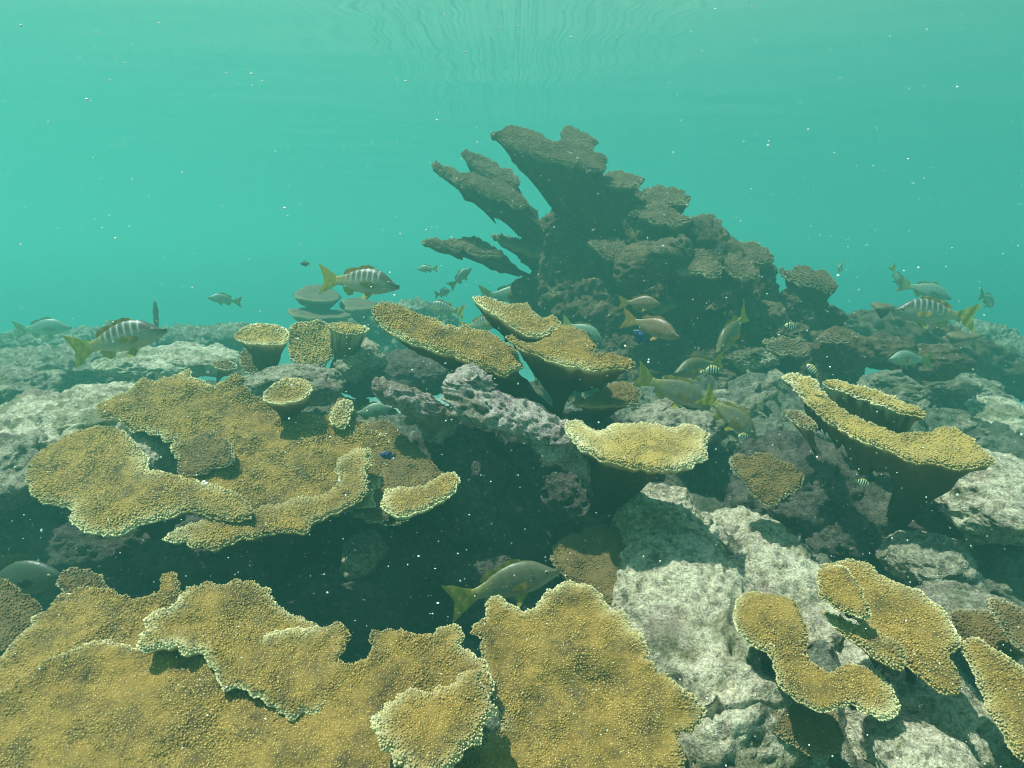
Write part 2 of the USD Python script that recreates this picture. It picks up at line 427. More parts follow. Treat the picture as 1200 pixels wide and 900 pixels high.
    crim = np.concatenate([(0.7 * cr[:, None]).repeat(K, 1), (cr[:, None]).repeat(K + 1, 1)], 1).ravel()
    cm = (cv.reshape(-1, 3), cf)
    ca = {'rim': crim, 'under': np.zeros(len(crim)), 'tip': ctip}
    return mesh, attrs, cm, ca, look


def crag(v, f, amp, freq, seed):
    """Craggy relief: lumps, fine grain and bored holes along the normals."""
    nn = normals(v, f)
    lump_ = fbm(v * freq, 5, seed) - 0.5
    fine_ = fbm(v * freq * 6, 4, seed + 3) - 0.5
    hole = np.clip((noise(v * freq * 4.3, seed + 5) - 0.66) / 0.2, 0, 1)
    hole2 = np.clip((noise(v * freq * 10, seed + 6) - 0.68) / 0.16, 0, 1)
    return v + nn * (amp * (1.9 * lump_ + 0.75 * fine_ - 0.55 * hole - 0.28 * hole2))[:, None]


def tube_lump(path, radii, sides=28, step=0.012, amp=0.02, freq=9.0, seed=0, fine=0.006):
    """A knobbly branch along a path of points, closed at both ends."""
    p, r = np.array(path, float), np.array(radii, float) * DS
    d = np.concatenate([[0], np.cumsum(np.linalg.norm(np.diff(p, axis=0), axis=1))])
    n = max(6, int(d[-1] / step))
    tt = np.linspace(0, d[-1], n)
    c = np.stack([np.interp(tt, d, p[:, k]) for k in range(3)], 1)
    for _ in range(3):
        c[1:-1] = 0.25 * c[:-2] + 0.5 * c[1:-1] + 0.25 * c[2:]
    rr = np.interp(tt, d, r)
    head, tail = np.clip(tt / r[0], 0, 1), np.clip((d[-1] - tt) / r[-1], 0, 1)
    rr = rr * np.sqrt(np.clip(1 - (1 - head) ** 2, 0.02, 1)) * np.sqrt(np.clip(1 - (1 - tail) ** 2, 0.02, 1))
    tg = np.gradient(c, axis=0)
    tg /= np.linalg.norm(tg, axis=1, keepdims=True)
    a = np.cross(tg, [0.13, 0.2, 0.97])
    a /= np.linalg.norm(a, axis=1, keepdims=True)
    b = np.cross(tg, a)
    ang = np.arange(sides) * 2 * np.pi / sides
    v = c[:, None] + rr[:, None, None] * (np.cos(ang)[None, :, None] * a[:, None] + np.sin(ang)[None, :, None] * b[:, None])
    i, j = np.meshgrid(np.arange(n - 1), np.arange(sides), indexing='ij')
    q = np.stack([i * sides + j, i * sides + (j + 1) % sides, (i + 1) * sides + (j + 1) % sides, (i + 1) * sides + j], -1).reshape(-1, 4)
    f = np.vstack([q[:, [0, 1, 2]], q[:, [0, 2, 3]]])
    v = np.vstack([v.reshape(-1, 3), c[:1], c[-1:]])
    k = np.arange(sides)
    f = np.vstack([f, np.stack([np.full(sides, n * sides), (k + 1) % sides, k], 1),
                   np.stack([np.full(sides, n * sides + 1), (n - 1) * sides + k, (n - 1) * sides + (k + 1) % sides], 1)])
    if np.einsum('ij,ij->', normals(v, f)[:-2], v[:-2] - np.repeat(c, sides, 0)) < 0:
        f = f[:, ::-1]
    return crag(v, f, amp, freq, seed), f


_ico = {}


def boulder(c, r, level=4, amp=0.25, freq=1.6, seed=0, fine=0.05, rot=0.0, flat=0.0, pits=0.0):
    """A lump displaced by noise. r: three half-axes; amp and fine as parts of the mean radius."""
    if level not in _ico:
        m = trimesh.creation.icosphere(level)
        _ico[level] = np.array(m.vertices), np.array(m.faces)
    v, f = _ico[level]
    k = fbm(v * freq + seed * 7.3, 3, seed) - 0.5
    v = v * (1 + 2 * amp * k)[:, None] * np.asarray(r, float)
    m = float(np.mean(r))
    v = crag(v, f, m * fine * 2.2, 2.6 / max(m, .05) if m < .12 else 15.0, seed)
    cr, sr = math.cos(rot), math.sin(rot)
    v = v @ np.array([[cr, sr, 0], [-sr, cr, 0], [0, 0, 1]])
    return v + np.asarray(c, float), f


def colony(name, label, loc, plates, group=None, partname='coral_plate', cat='coral'):
    """A coral whose plates are its parts; each plate carries its corallites."""
    x = thing(name, label, cat, loc, group)
    for it in plates:
        if isinstance(it, dict):
            put(it.get('name', 'branch'), it['mesh'], it['look'], x, loc=loc, label=it.get('label'))
            continue
        m, a, cm, ca, look = it
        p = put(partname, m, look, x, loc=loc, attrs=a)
        if cm is not None:
            put('corallites', cm, look, p, smooth=True, loc=loc, attrs=ca, kind='stuff')
    return x


def P3(px, py, D):
    return at(px, py, D * DS)


#@@OBJECTS@@
# ------------------------------------------------------------------ bottom left colony
A0 = dict(look=GOLD, rimw=.005, jag=.010, lip=.018)
colony('elkhorn_coral', 'large golden elkhorn coral filling the bottom left corner, overlapping knobbly plates', P3(300, 860, .95) + [0, 0, -.2], [
    plate([(-90, 1000), (-90, 850), (-10, 828), (35, 800), (70, 776), (105, 762), (133, 752), (165, 762), (200, 768), (228, 766), (300, 758), (345, 735), (378, 738), (403, 736),
           (409, 760), (405, 782), (418, 780), (437, 758), (441, 741), (470, 740), (476, 749), (510, 748), (517, 739), (538, 747), (533, 764), (554, 775), (575, 808), (577, 832), (568, 855),
           (540, 872), (500, 880), (480, 890), (470, 930), (460, 1000)], .92, 26, 2, und=.024, t=.02, anchor=(300, 840), **A0),
    plate([(440, 838), (462, 812), (482, 806), (500, 800), (512, 790), (530, 792), (553, 776), (575, 808), (577, 832), (570, 855), (545, 880), (505, 898), (485, 890), (465, 872), (448, 862)], .855, 22, 6, und=.012, t=.022,
          look=GOLD, rimw=.007, jag=.009, lip=-.006, base=(440, 900, .9), power=2),
    plate([(-90, 870), (-40, 800), (0, 770), (33, 740), (60, 708), (95, 694), (120, 692), (150, 699), (187, 703), (191, 680), (201, 674), (216, 688), (225, 712), (240, 760), (150, 810), (60, 850), (-60, 900)],
          1.09, 24, -4, und=.022, t=.02, lip=.015, look=GOLD, rimw=.006, jag=.010),
    plate([(166, 762), (171, 744), (195, 712), (215, 693), (235, 686), (262, 690), (300, 684), (320, 690), (323, 703), (342, 718), (365, 720), (380, 738), (392, 752), (398, 800), (370, 835), (330, 836), (295, 822), (272, 806), (240, 772), (200, 764)],
          1.022, 24, 8, und=.016, t=.022, lip=.010, look=GOLD, rimw=.006, jag=.010),
])

colony('elkhorn_coral', 'broad upright golden coral plate with dark spots at the bottom centre, snapper above it', P3(690, 860, .95) + [0, 0, -.25], [
    plate([(576, 702), (585, 702), (590, 714), (602, 710), (612, 724), (621, 720), (632, 705), (640, 695), (655, 686), (668, 684), (690, 686), (706, 690), (720, 704), (732, 720), (738, 738), (750, 745), (754, 760), (746, 769), (733, 775), (757, 775), (772, 786), (785, 798),
           (802, 812), (815, 825), (822, 842), (815, 857), (800, 868), (797, 890), (800, 1000), (500, 1000), (500, 905), (560, 880), (577, 850), (578, 800), (560, 765), (572, 745), (553, 744), (553, 732), (566, 729), (580, 736), (581, 718)],
          1.0, 34, -3, und=.024, lip=.008, t=.016, anchor=(680, 800), look=GOLD, rimw=.006, jag=.009),
])

# ------------------------------------------------------------------ middle left colony
MC = dict(look=GOLD, rimw=.006, jag=.012)
colony('elkhorn_coral', 'wide golden brown elkhorn coral spreading across the middle left above a dark hollow', P3(300, 600, 1.5) + [0, 0, -.15], [
    plate([(110, 478), (125, 465), (160, 447), (185, 443), (205, 439), (225, 436), (236, 446), (250, 460), (263, 450), (281, 444), (284, 456), (300, 465), (340, 482), (380, 492), (398, 468), (414, 470), (408, 490), (440, 505), (465, 530), (445, 560), (435, 585), (400, 602), (350, 612),
           (310, 622), (240, 600), (205, 585), (180, 562), (208, 555), (222, 540), (205, 525), (196, 512), (165, 503), (148, 506), (128, 490)], 1.62, 33, 2, und=.03, t=.016, anchor=(300, 530), **MC),
    plate([(28, 558), (32, 545), (45, 530), (60, 520), (82, 506), (110, 502), (140, 499), (160, 522), (174, 533), (172, 548), (195, 556), (225, 562), (270, 575), (300, 595), (290, 610), (250, 608), (230, 600), (210, 598), (170, 612), (130, 624), (95, 621), (82, 607), (86, 593), (60, 590), (40, 582), (30, 570)],
          1.46, 30, -4, und=.014, t=.018, look=GOLD, rimw=.012, jag=.006, base=(200, 640, 1.62), power=2.5),
    plate([(190, 632), (200, 621), (228, 608), (260, 602), (330, 588), (385, 576), (398, 560), (392, 545), (405, 530), (432, 524), (437, 540), (424, 560), (428, 577), (415, 592), (388, 602), (365, 613), (355, 622), (322, 623), (282, 633), (235, 641)],
          1.42, 26, 2, und=.012, t=.018, look=GOLD, rimw=.010, jag=.008, base=(330, 650, 1.55), power=2.5),
    plate([(440, 592), (450, 575), (470, 570), (500, 562), (525, 552), (541, 560), (535, 573), (510, 588), (480, 598), (455, 598)], 1.40, 24, -6, und=.01, t=.018, look=GOLD, rimw=.008, jag=.008, base=(450, 615, 1.5), power=2),
    plate([(395, 500), (430, 488), (460, 498), (500, 535), (525, 560), (500, 590), (470, 612), (420, 612), (405, 580), (385, 545)], 1.60, 36, -3, und=.014, t=.016, look=BROWN, rimw=.003, jag=.005),
    plate([(306, 465), (314, 454), (326, 443), (340, 439), (356, 444), (367, 453), (362, 463), (346, 470), (325, 472), (311, 470)], 1.68, 26, 0, base=(333, 512, 1.73), und=.005, dish=.02, t=.014, stub=.5, power=1.5, look=GOLD, rimw=.011, jag=.004),
    plate([(205, 552), (207, 530), (215, 516), (232, 505), (248, 502), (246, 512), (264, 514), (271, 527), (275, 542), (250, 550), (222, 556)], 1.59, 42, -16, base=(255, 565, 1.68), und=.012, t=.016, look=BROWN, rimw=.006, jag=.005),
    plate([(384, 494), (392, 476), (399, 466), (414, 469), (409, 488), (402, 505)], 1.70, 46, 4, base=(392, 520, 1.76), und=.004, t=.016, look=GOLD, rimw=.007, jag=.004),
])

# ------------------------------------------------------------------ centre colony on its pedestal
c0 = P3(610, 600, 1.85)
colony('elkhorn_coral', 'golden fan coral with pale rims rising in the centre behind the encrusted branches', P3(640, 480, 1.8), [
    plate([(436, 364), (440, 356), (455, 353), (475, 359), (492, 369), (510, 374), (525, 381), (545, 381), (565, 386), (580, 394), (596, 404), (612, 420), (612, 433), (595, 440), (575, 434), (550, 422), (525, 413), (500, 406), (475, 396), (455, 386), (440, 374)], 1.74, 30, 16,
          base=(650, 490, 1.84), und=.012, t=.02, stub=.3, look=GOLD, rimw=.009, jag=.006, power=1.2),
    plate([(550, 343), (565, 344), (585, 351), (600, 357), (615, 356), (628, 363), (634, 372), (650, 369), (657, 378), (640, 391), (620, 394), (605, 384), (590, 371), (570, 358)], 1.82, 24, 12, base=(650, 470, 1.87), und=.012, t=.018, stub=.35, look=GOLD, rimw=.010, jag=.006, power=1.2),
    plate([(589, 393), (598, 394), (615, 400), (630, 400), (640, 389), (658, 377), (672, 381), (690, 391), (699, 402), (692, 413), (720, 415), (745, 421), (741, 428), (715, 431), (690, 428), (650, 421), (615, 411)], 1.72, 26, 4, base=(655, 495, 1.82), und=.012, t=.018, stub=.35, look=GOLD, rimw=.010, jag=.006, power=1.1),
])
colony('elkhorn_coral', 'bright cream golden coral plate with dark underside right of the encrusted branches', P3(720, 560, 1.6), [
    plate([(661, 502), (667, 492), (683, 489), (692, 500), (710, 501), (735, 497), (760, 493), (785, 500), (803, 497), (822, 501), (833, 512), (834, 525), (826, 537), (805, 549), (775, 551), (745, 549), (720, 541), (695, 530), (672, 518)], 1.48, 24, 3,
          base=(672, 630, 1.72), und=.012, t=.02, stub=.3, look=PALEGOLD, rimw=.012, jag=.010, rough=.014, power=2.4),
])
colony('plate_coral', 'small dull yellow-tipped coral plate below the centre fan, left of a hiding snapper', P3(710, 480, 1.8), [
    plate([(668, 470), (690, 460), (705, 455), (730, 444), (748, 455), (752, 468), (735, 476), (700, 474)], 1.74, 30, 8, base=(670, 520, 1.85), und=.02, t=.02, look=BROWN, rimw=.006),
])
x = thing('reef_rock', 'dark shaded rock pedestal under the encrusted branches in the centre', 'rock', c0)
put('rock_core', boulder(P3(610, 620, 1.92), (.30, .24, .30), 5, .25, 1.7, 3, .07, pits=.10), DARKSHADEROCK, x, loc=c0)
put('rock_core', boulder(P3(690, 560, 1.82), (.20, .18, .17), 5, .25, 1.7, 5, .07, pits=.10), DARKSHADEROCK, x, loc=c0)
put('rock_core', boulder(P3(540, 560, 1.84), (.17, .16, .16), 5, .25, 1.7, 8, .07, pits=.10), DARKSHADEROCK, x, loc=c0)
put('dead_branch', tube_lump([P3(562, 434, 1.68), P3(548, 464, 1.63), P3(585, 482, 1.60), P3(625, 500, 1.58), P3(668, 522, 1.57), P3(705, 548, 1.60), P3(720, 600, 1.75)], [.036, .056, .052, .050, .050, .052, .06], seed=4, amp=.030, freq=12, sides=110, step=.004), CRUSTROCK, x, loc=c0,
    label='pale pink-crusted dead branch')
put('dead_branch', tube_lump([P3(438, 450, 1.66), P3(468, 464, 1.65), P3(496, 480, 1.66), P3(525, 505, 1.76)], [.022, .034, .042, .046], seed=9, amp=.024, freq=14, sides=90, step=.004), CRUSTROCK, x, loc=c0,
    label='shorter pale crusted dead branch')

# ------------------------------------------------------------------ tall dark coral tower
DS = 1.17
t0 = P3(780, 420, 2.65)
TW = dict(look=DULL, rimw=.010, jag=.014, rough=.036, t=.03, und=.02, stub=.4, power=1.0, c=.0085, step=.008)


def lump(px, py, D, rx, ry=None, depth=None, seed=0, look=TOWERROCK, level=4, amp=.28, fine=.07, freq=1.6):
    k = D * DS / FOC
    ry = ry or rx
    return boulder(P3(px, py, D), (rx * k, (depth or 0.8 * (rx + ry) / 2) * k, ry * k), level, amp, freq, seed, fine, pits=.08)


tower = [
    plate([(574, 153), (590, 147), (612, 148), (630, 155), (640, 163), (652, 165), (668, 163), (690, 172), (706, 180), (713, 193), (702, 199), (670, 192), (640, 183), (610, 173), (585, 163)], 2.55, 36, 14, base=(725, 330, 2.65), **TW),
    plate([(657, 149), (668, 148), (698, 160), (698, 170), (680, 169), (660, 160)], 2.75, 30, 10, base=(705, 260, 2.75), **TW),
    plate([(540, 177), (560, 180), (580, 185), (600, 200), (614, 216), (600, 217), (575, 202), (550, 188)], 2.75, 32, 16, base=(670, 320, 2.75), **TW),
    plate([(504, 189), (520, 193), (540, 200), (570, 207), (590, 213), (612, 225), (622, 240), (600, 238), (570, 228), (540, 214), (520, 202)], 2.62, 32, 18, base=(700, 345, 2.7), **TW),
    plate([(490, 280), (510, 279), (535, 278), (560, 278), (580, 287), (592, 296), (575, 298), (545, 293), (515, 287)], 2.60, 30, 4, base=(665, 345, 2.68), **TW),
    plate([(573, 273), (590, 275), (610, 278), (632, 286), (640, 296), (620, 296), (595, 287)], 2.66, 30, 4, base=(670, 350, 2.72), **TW),
    plate([(700, 205), (720, 200), (738, 200), (753, 208), (746, 218), (725, 219), (705, 214)], 2.6, 30, -4, base=(720, 290, 2.65), **TW),
    plate([(748, 222), (770, 217), (795, 221), (811, 233), (797, 241), (772, 240), (752, 236)], 2.65, 30, -8, base=(745, 300, 2.7), **TW),
    plate([(808, 251), (822, 247), (842, 256), (845, 266), (830, 269), (813, 262)], 2.75, 30, -8, base=(805, 320, 2.75), **TW),
    plate([(850, 290), (868, 284), (890, 286), (905, 296), (902, 308), (880, 306), (858, 302)], 2.6, 32, -6, base=(880, 380, 2.6), **TW),
    plate([(914, 312), (928, 316), (942, 312), (958, 320), (968, 312), (977, 322), (974, 340), (955, 334), (935, 330), (920, 324)], 2.6, 34, -10, base=(930, 390, 2.62), **TW),
]
tower += [
    plate([(742, 246), (752, 240), (765, 239), (785, 242), (803, 252), (800, 262), (775, 259), (752, 255)], 2.52, 34, -4, base=(765, 350, 2.62), **TW),
    plate([(690, 283), (712, 276), (735, 284), (748, 297), (735, 304), (708, 298)], 2.46, 36, 2, base=(725, 380, 2.6), **TW),
    plate([(775, 300), (800, 291), (830, 294), (848, 312), (846, 326), (815, 318), (788, 312)], 2.40, 36, -4, base=(810, 400, 2.6), **TW),
    plate([(826, 360), (838, 352), (855, 350), (850, 358), (838, 362)], 2.36, 34, -4, base=(850, 400, 2.5), **TW),
    plate([(842, 305), (856, 298), (880, 300), (893, 318), (880, 326), (856, 318)], 2.46, 36, -6, base=(870, 390, 2.6), **TW),
    plate([(738, 352), (760, 346), (790, 350), (796, 360), (770, 362), (748, 360)], 2.44, 34, 0, base=(770, 410, 2.55), **TW),
    plate([(893, 402), (915, 394), (945, 398), (955, 410), (930, 414), (905, 410)], 2.34, 34, -4, base=(930, 450, 2.5), **TW),
    dict(name='dead_branch', mesh=tube_lump([P3(722, 336, 2.42), P3(750, 312, 2.40), P3(780, 302, 2.42), P3(805, 296, 2.5)], [.05, .075, .07, .06], seed=61, amp=.03, freq=11, sides=70, step=.007), look=TOWERROCK),
    dict(name='dead_branch', mesh=tube_lump([P3(806, 262, 2.64), P3(826, 275, 2.62), P3(846, 300, 2.60), P3(860, 330, 2.6)], [.05, .065, .075, .09], seed=62, amp=.03, freq=11, sides=60, step=.008), look=TOWERROCK),
]
for i, (px, py, D, rx, ry, lk) in enumerate([
        (690, 325, 2.66, 60, 64, TOWERROCK), (740, 300, 2.70, 56, 66, TOWERROCK), (695, 260, 2.68, 44, 48, TOWERROCK), (660, 285, 2.72, 46, 40, TOWERROCK), (795, 310, 2.70, 46, 46, TOWERROCK),
        (822, 335, 2.52, 40, 34, TOWERROCK), (695, 385, 2.60, 66, 60, TOWERROCK), (760, 395, 2.64, 70, 70, TOWERROCK), (835, 385, 2.62, 64, 60, TOWERROCK), (875, 345, 2.66, 40, 44, TOWERROCK),
        (935, 365, 2.66, 36, 32, TOWERROCK), (890, 400, 2.56, 56, 42, TOWERROCK), (880, 424, 2.36, 30, 18, GREYROCK), (640, 350, 2.72, 36, 36, TOWERROCK), (715, 440, 2.5, 80, 60, TOWERROCK), (830, 455, 2.5, 90, 60, TOWERROCK),
        (945, 425, 2.55, 60, 40, TOWERROCK)]):
    tower.append(dict(name='dead_coral_knob', mesh=lump(px, py, D, rx, ry, seed=30 + i, look=lk, level=5, amp=.42, fine=.10, freq=1.3), look=lk))
colony('coral_tower', 'tall dark tower of dead elkhorn coral with blades leaning up to the left', t0, tower)
DS = 1.0

# ------------------------------------------------------------------ right colony
colony('elkhorn_coral', 'pale-rimmed golden coral blades slanting over a dark hollow on the right side', P3(1020, 620, 1.65), [
    plate([(917, 442), (930, 437), (945, 440), (958, 447), (963, 460), (985, 475), (1000, 488), (1030, 497), (1060, 508), (1085, 506), (1093, 500), (1115, 500), (1137, 509), (1140, 518), (1155, 528), (1167, 540), (1158, 546), (1130, 547), (1095, 541), (1065, 534), (1035, 523), (1000, 511), (985, 498), (965, 486), (945, 471), (938, 457)],
          1.58, 28, -10, base=(1000, 640, 1.80), und=.010, t=.018, stub=.5, look=PALEGOLD, rimw=.007, jag=.008, rough=.014, power=1.9, anchor=(1035, 500)),
    plate([(962, 444), (990, 447), (1020, 455), (1050, 465), (1078, 478), (1087, 488), (1060, 484), (1030, 473), (1000, 462), (972, 453)], 1.72, 26, -12, base=(1010, 560, 1.80), und=.008, t=.018, stub=.5, look=PALEGOLD, rimw=.008, jag=.005, power=1.1),
    plate([(919, 483), (930, 480), (945, 487), (958, 498), (950, 504), (934, 496)], 1.62, 34, -8, base=(975, 560, 1.7), und=.006, t=.016, look=BROWN, rimw=.006),
])
colony('plate_coral', 'small lobed olive coral shaded at the left of the hollow under the right blades', P3(900, 580, 1.65), [
    plate([(855, 537), (865, 532), (877, 541), (885, 533), (900, 531), (913, 540), (930, 545), (945, 560), (920, 585), (890, 590), (868, 562), (858, 546)], 1.62, 44, -6, base=(925, 590, 1.72), und=.010, t=.014, look=BROWN, rimw=.005),
])
# ------------------------------------------------------------------ lower right colony
LR = dict(look=GOLD, rimw=.007, jag=.005, t=.016, und=.009)
colony('elkhorn_coral', 'cluster of lobed golden coral blades with white rims on the pale rock, lower right', P3(1000, 800, 1.0) + [0, 0, -.05], [
    plate([(861, 712), (868, 697), (885, 691), (905, 698), (925, 700), (938, 712), (947, 738), (944, 762), (956, 778), (978, 792), (985, 785), (1000, 777), (1018, 783), (1040, 800), (1054, 822), (1050, 839), (1030, 840), (1010, 832), (1000, 821), (985, 826), (975, 833), (955, 832), (930, 816), (912, 800), (907, 785), (913, 776), (897, 758), (880, 750), (865, 735)],
          1.06, 30, -6, base=(950, 860, 1.08), power=2.2, stub=.6, **LR),
    plate([(893, 775), (915, 795), (950, 820), (985, 838), (988, 870), (970, 890), (940, 883), (915, 866), (897, 842), (888, 805)], 1.07, 36, -4, rimw=.004, jag=.004, t=.014, und=.008, look=BROWN),
    plate([(955, 668), (968, 658), (990, 654), (1020, 659), (1037, 674), (1060, 687), (1085, 699), (1106, 715), (1120, 736), (1129, 752), (1124, 766), (1106, 764), (1120, 790), (1126, 808), (1108, 814), (1080, 798), (1062, 775), (1040, 762), (1018, 740), (1000, 716), (975, 700), (958, 690)],
          1.10, 32, -10, base=(1060, 800, 1.12), power=2.0, stub=.6, **LR),
    plate([(956, 680), (962, 667), (985, 662), (1002, 671), (1006, 692), (1022, 710), (1027, 720), (1014, 723), (990, 712), (970, 702), (958, 692)], 1.08, 30, -12, base=(1000, 730, 1.12), **LR),
    plate([(960, 712), (975, 718), (995, 732), (1015, 735), (1040, 745), (1060, 757), (1064, 768), (1058, 779), (1042, 778), (1022, 767), (1000, 750), (980, 735)], 1.05, 28, -12, base=(1030, 800, 1.1), power=1.6, **LR),
])
colony('elkhorn_coral', 'shaded brown coral plates cut off by the right edge of the picture, low down', P3(1190, 820, 1.0) + [0, 0, -.05], [
    plate([(1133, 748), (1150, 754), (1180, 769), (1215, 788), (1260, 840), (1260, 930), (1205, 892), (1180, 872), (1168, 850), (1150, 815), (1136, 780)], .98, 34, -14, base=(1210, 900, 1.0), power=2, **LR),
    plate([(1155, 703), (1170, 699), (1200, 711), (1260, 735), (1260, 790), (1200, 762), (1172, 732)], 1.05, 34, -10, base=(1230, 800, 1.05), rimw=.005, jag=.005, t=.016, und=.009, look=BROWN),
    plate([(1112, 711), (1150, 712), (1190, 742), (1200, 776), (1160, 762), (1128, 745)], 1.12, 36, -8, base=(1180, 790, 1.1), rimw=.004, jag=.005, t=.016, und=.009, look=BROWN),
])
# ------------------------------------------------------------------ left edge and middle distance corals
colony('elkhorn_coral', 'shaded brown coral plate at the left edge, between the two golden colonies', P3(20, 720, 1.15), [
    plate([(-70, 690), (-30, 678), (0, 677), (20, 689), (45, 707), (42, 730), (0, 766), (-70, 800)], 1.18, 36, 4, rimw=.003, jag=.005, t=.016, und=.01, look=BROWN),
    plate([(70, 673), (85, 664), (100, 668), (118, 674), (126, 694), (95, 705), (72, 698)], 1.22, 40, 4, rimw=.004, jag=.005, t=.016, und=.01, look=BROWN),
])
colony('cup_coral', 'pair of pale-rimmed tan cup corals standing on the rubble left of the centre', P3(340, 440, 2.3), [
    plate([(274, 392), (285, 383), (303, 378), (325, 380), (338, 387), (338, 397), (325, 403), (300, 403), (283, 399)], 2.22, 26, 2, base=(318, 455, 2.28), und=.006, dish=.02, t=.018, stub=.5, power=1.3, look=PALEGOLD, rimw=.010),
    plate([(338, 384), (350, 378), (365, 375), (385, 377), (393, 395), (388, 425), (360, 436), (338, 420)], 2.38, 60, 4, base=(365, 460, 2.44), und=.01, t=.018, stub=.9, reach=.7, look=PALEGOLD, rimw=.006),
    plate([(382, 380), (395, 377), (410, 377), (435, 383), (424, 389), (400, 390)], 2.30, 24, -2, base=(395, 450, 2.36), und=.006, t=.018, stub=.6, power=.8, look=PALEGOLD, rimw=.012),
])
colony('plate_coral', 'thin pale-edged coral shelf on the white rubble beside the left cup coral', P3(262, 440, 2.4), [
    plate([(243, 425), (262, 421), (279, 427), (276, 433), (255, 431)], 2.35, 26, 0, base=(250, 455, 2.4), und=.004, t=.014, look=BROWN, rimw=.008),
    plate([(283, 412), (300, 405), (315, 415), (318, 430), (298, 440), (284, 432)], 2.4, 50, -2, base=(300, 450, 2.45), und=.006, t=.014, look=BROWN, rimw=.006),
])
colony('plate_coral', 'hazy far coral plates below the leading striped snapper', P3(375, 370, 4.4), [
    plate([(338, 345), (355, 334), (380, 331), (402, 344), (396, 353), (368, 353)], 4.3, 16, 0, base=(372, 380, 4.4), und=.01, t=.022, look=DULL, rimw=.012, step=.02, bumps=False),
    plate([(395, 352), (415, 346), (440, 350), (446, 360), (420, 364), (400, 362)], 4.3, 16, 0, base=(420, 385, 4.4), und=.01, t=.022, look=DULL, rimw=.012, step=.02, bumps=False),
    plate([(330, 362), (360, 358), (395, 362), (420, 368), (390, 374), (350, 372)], 4.2, 16, 0, base=(372, 395, 4.3), und=.01, t=.022, look=DULL, rimw=.012, step=.02, bumps=False),
])
colony('leaf_coral', 'dim olive coral plate in the shade to the right of the grey front snapper', P3(740, 680, 1.6), [
    plate([(640, 642), (670, 622), (700, 610), (740, 615), (775, 630), (802, 642), (815, 656), (790, 680), (755, 705), (730, 720), (700, 700), (660, 670)], 1.5, 30, -4, rimw=.002, jag=.006, t=.02, und=.02, look=BROWN, base=(760, 740, 1.5), power=2),
])
colony('coral_ridge', 'brown rounded coral ridge with two short fins, hazy on the far right', P3(1060, 400, 3.1), [
    dict(name='coral_mound', mesh=tube_lump([P3(985, 380, 3.9), P3(1030, 384, 3.8), P3(1075, 392, 3.7), P3(1120, 410, 3.6), P3(1180, 436, 3.6), P3(1240, 460, 3.6)], [.07, .10, .12, .11, .10, .09], seed=44, amp=.07, freq=7, sides=70, step=.015), look=TOWERROCK),
    dict(name='coral_mound', mesh=lump(960, 372, 3.1, 30, 16, seed=70), look=TOWERROCK),
    dict(name='coral_mound', mesh=lump(985, 412, 2.6, 36, 26, seed=71), look=TOWERROCK),
    dict(name='coral_mound', mesh=lump(1040, 412, 2.8, 34, 22, seed=72), look=TOWERROCK),
    dict(name='coral_mound', mesh=lump(1095, 425, 2.8, 44, 22, seed=73), look=TOWERROCK),
    plate([(1020, 354), (1035, 353), (1050, 358), (1042, 362), (1026, 360)], 3.1, 26, -4, base=(1035, 380, 3.1), und=.006, t=.02, look=DULL, rimw=.01, bumps=False, step=.012),
    plate([(1108, 388), (1125, 386), (1140, 388), (1156, 392), (1140, 396), (1118, 395)], 3.2, 24, -4, base=(1105, 408, 3.2), und=.006, t=.02, look=DULL, rimw=.01, bumps=False, step=.012),
    plate([(955, 398), (965, 390), (985, 386), (1005, 392), (1000, 400), (975, 400)], 2.55, 30, -2, base=(985, 440, 2.62), und=.006, t=.02, look=DULL, rimw=.01),
])

for q in [('hazy far rubble mound straight below the faint small snapper', 262, 402, 4.6, 60, 20, .3, 301), ('hazy far rubble mound behind the yellow-tailed snapper', 150, 404, 5.2, 80, 20, .35, 302),
          ('low hazy rubble mound at the far left edge', 30, 412, 4.8, 80, 22, .3, 303), ('hazy far mound right of the stacked far coral plates', 470, 384, 5.0, 70, 26, .3, 304),
          ('low hazy mound at the far right edge beyond the ridge', 1190, 420, 4.8, 70, 22, .3, 305), ('hazy mound beyond the coral ridge under the ghostly snapper', 1120, 398, 5.2, 60, 18, .3, 306)]:
    lab, px_, py_, D_, rx_, ry_, rd_, sd_ = q
    cc = P3(px_, py_, D_)
    x = thing('reef_rock', lab, 'rock', cc)
    put('rock_body', boulder(cc, (rx_ * D_ / FOC, rd_, ry_ * D_ / FOC), 5, .45, 1.6, sd_, .16), GREYROCK, x, loc=cc)
rod = [P3(183, 372, 3.9), P3(182, 360, 3.9), P3(181, 352, 3.9)]
put('sea_rod', tube_lump([P3(185, 470, 3.9)] + rod, [.014, .012, .011, .009], seed=5, amp=.01, sides=16), DULL, label='faint upright sea rod standing far off on the left', cat='sea rod', attrs=None)
# ------------------------------------------------------------------ rocks
def rock(label, px, py, D, rx, ry, rd, look, seed, level=5, amp=.38, fine=.065, name='reef_rock', freq=1.25):
    k = D / FOC
    c = P3(px, py, D)
    x = thing(name, label, 'rock', c)
    put('rock_body', boulder(c, (rx * k, rd, ry * k), level, amp, freq, seed, fine, pits=.12), look, x, loc=c)


def rock_run(label, path, radii, look, seed, amp=.03, freq=12, name='reef_rock'):
    pts = [P3(*q) for q in path]
    x = thing(name, label, 'rock', pts[0])
    put('rock_body', tube_lump(pts, radii, seed=seed, amp=amp, freq=freq, sides=150, step=.006), look, x, loc=pts[0])


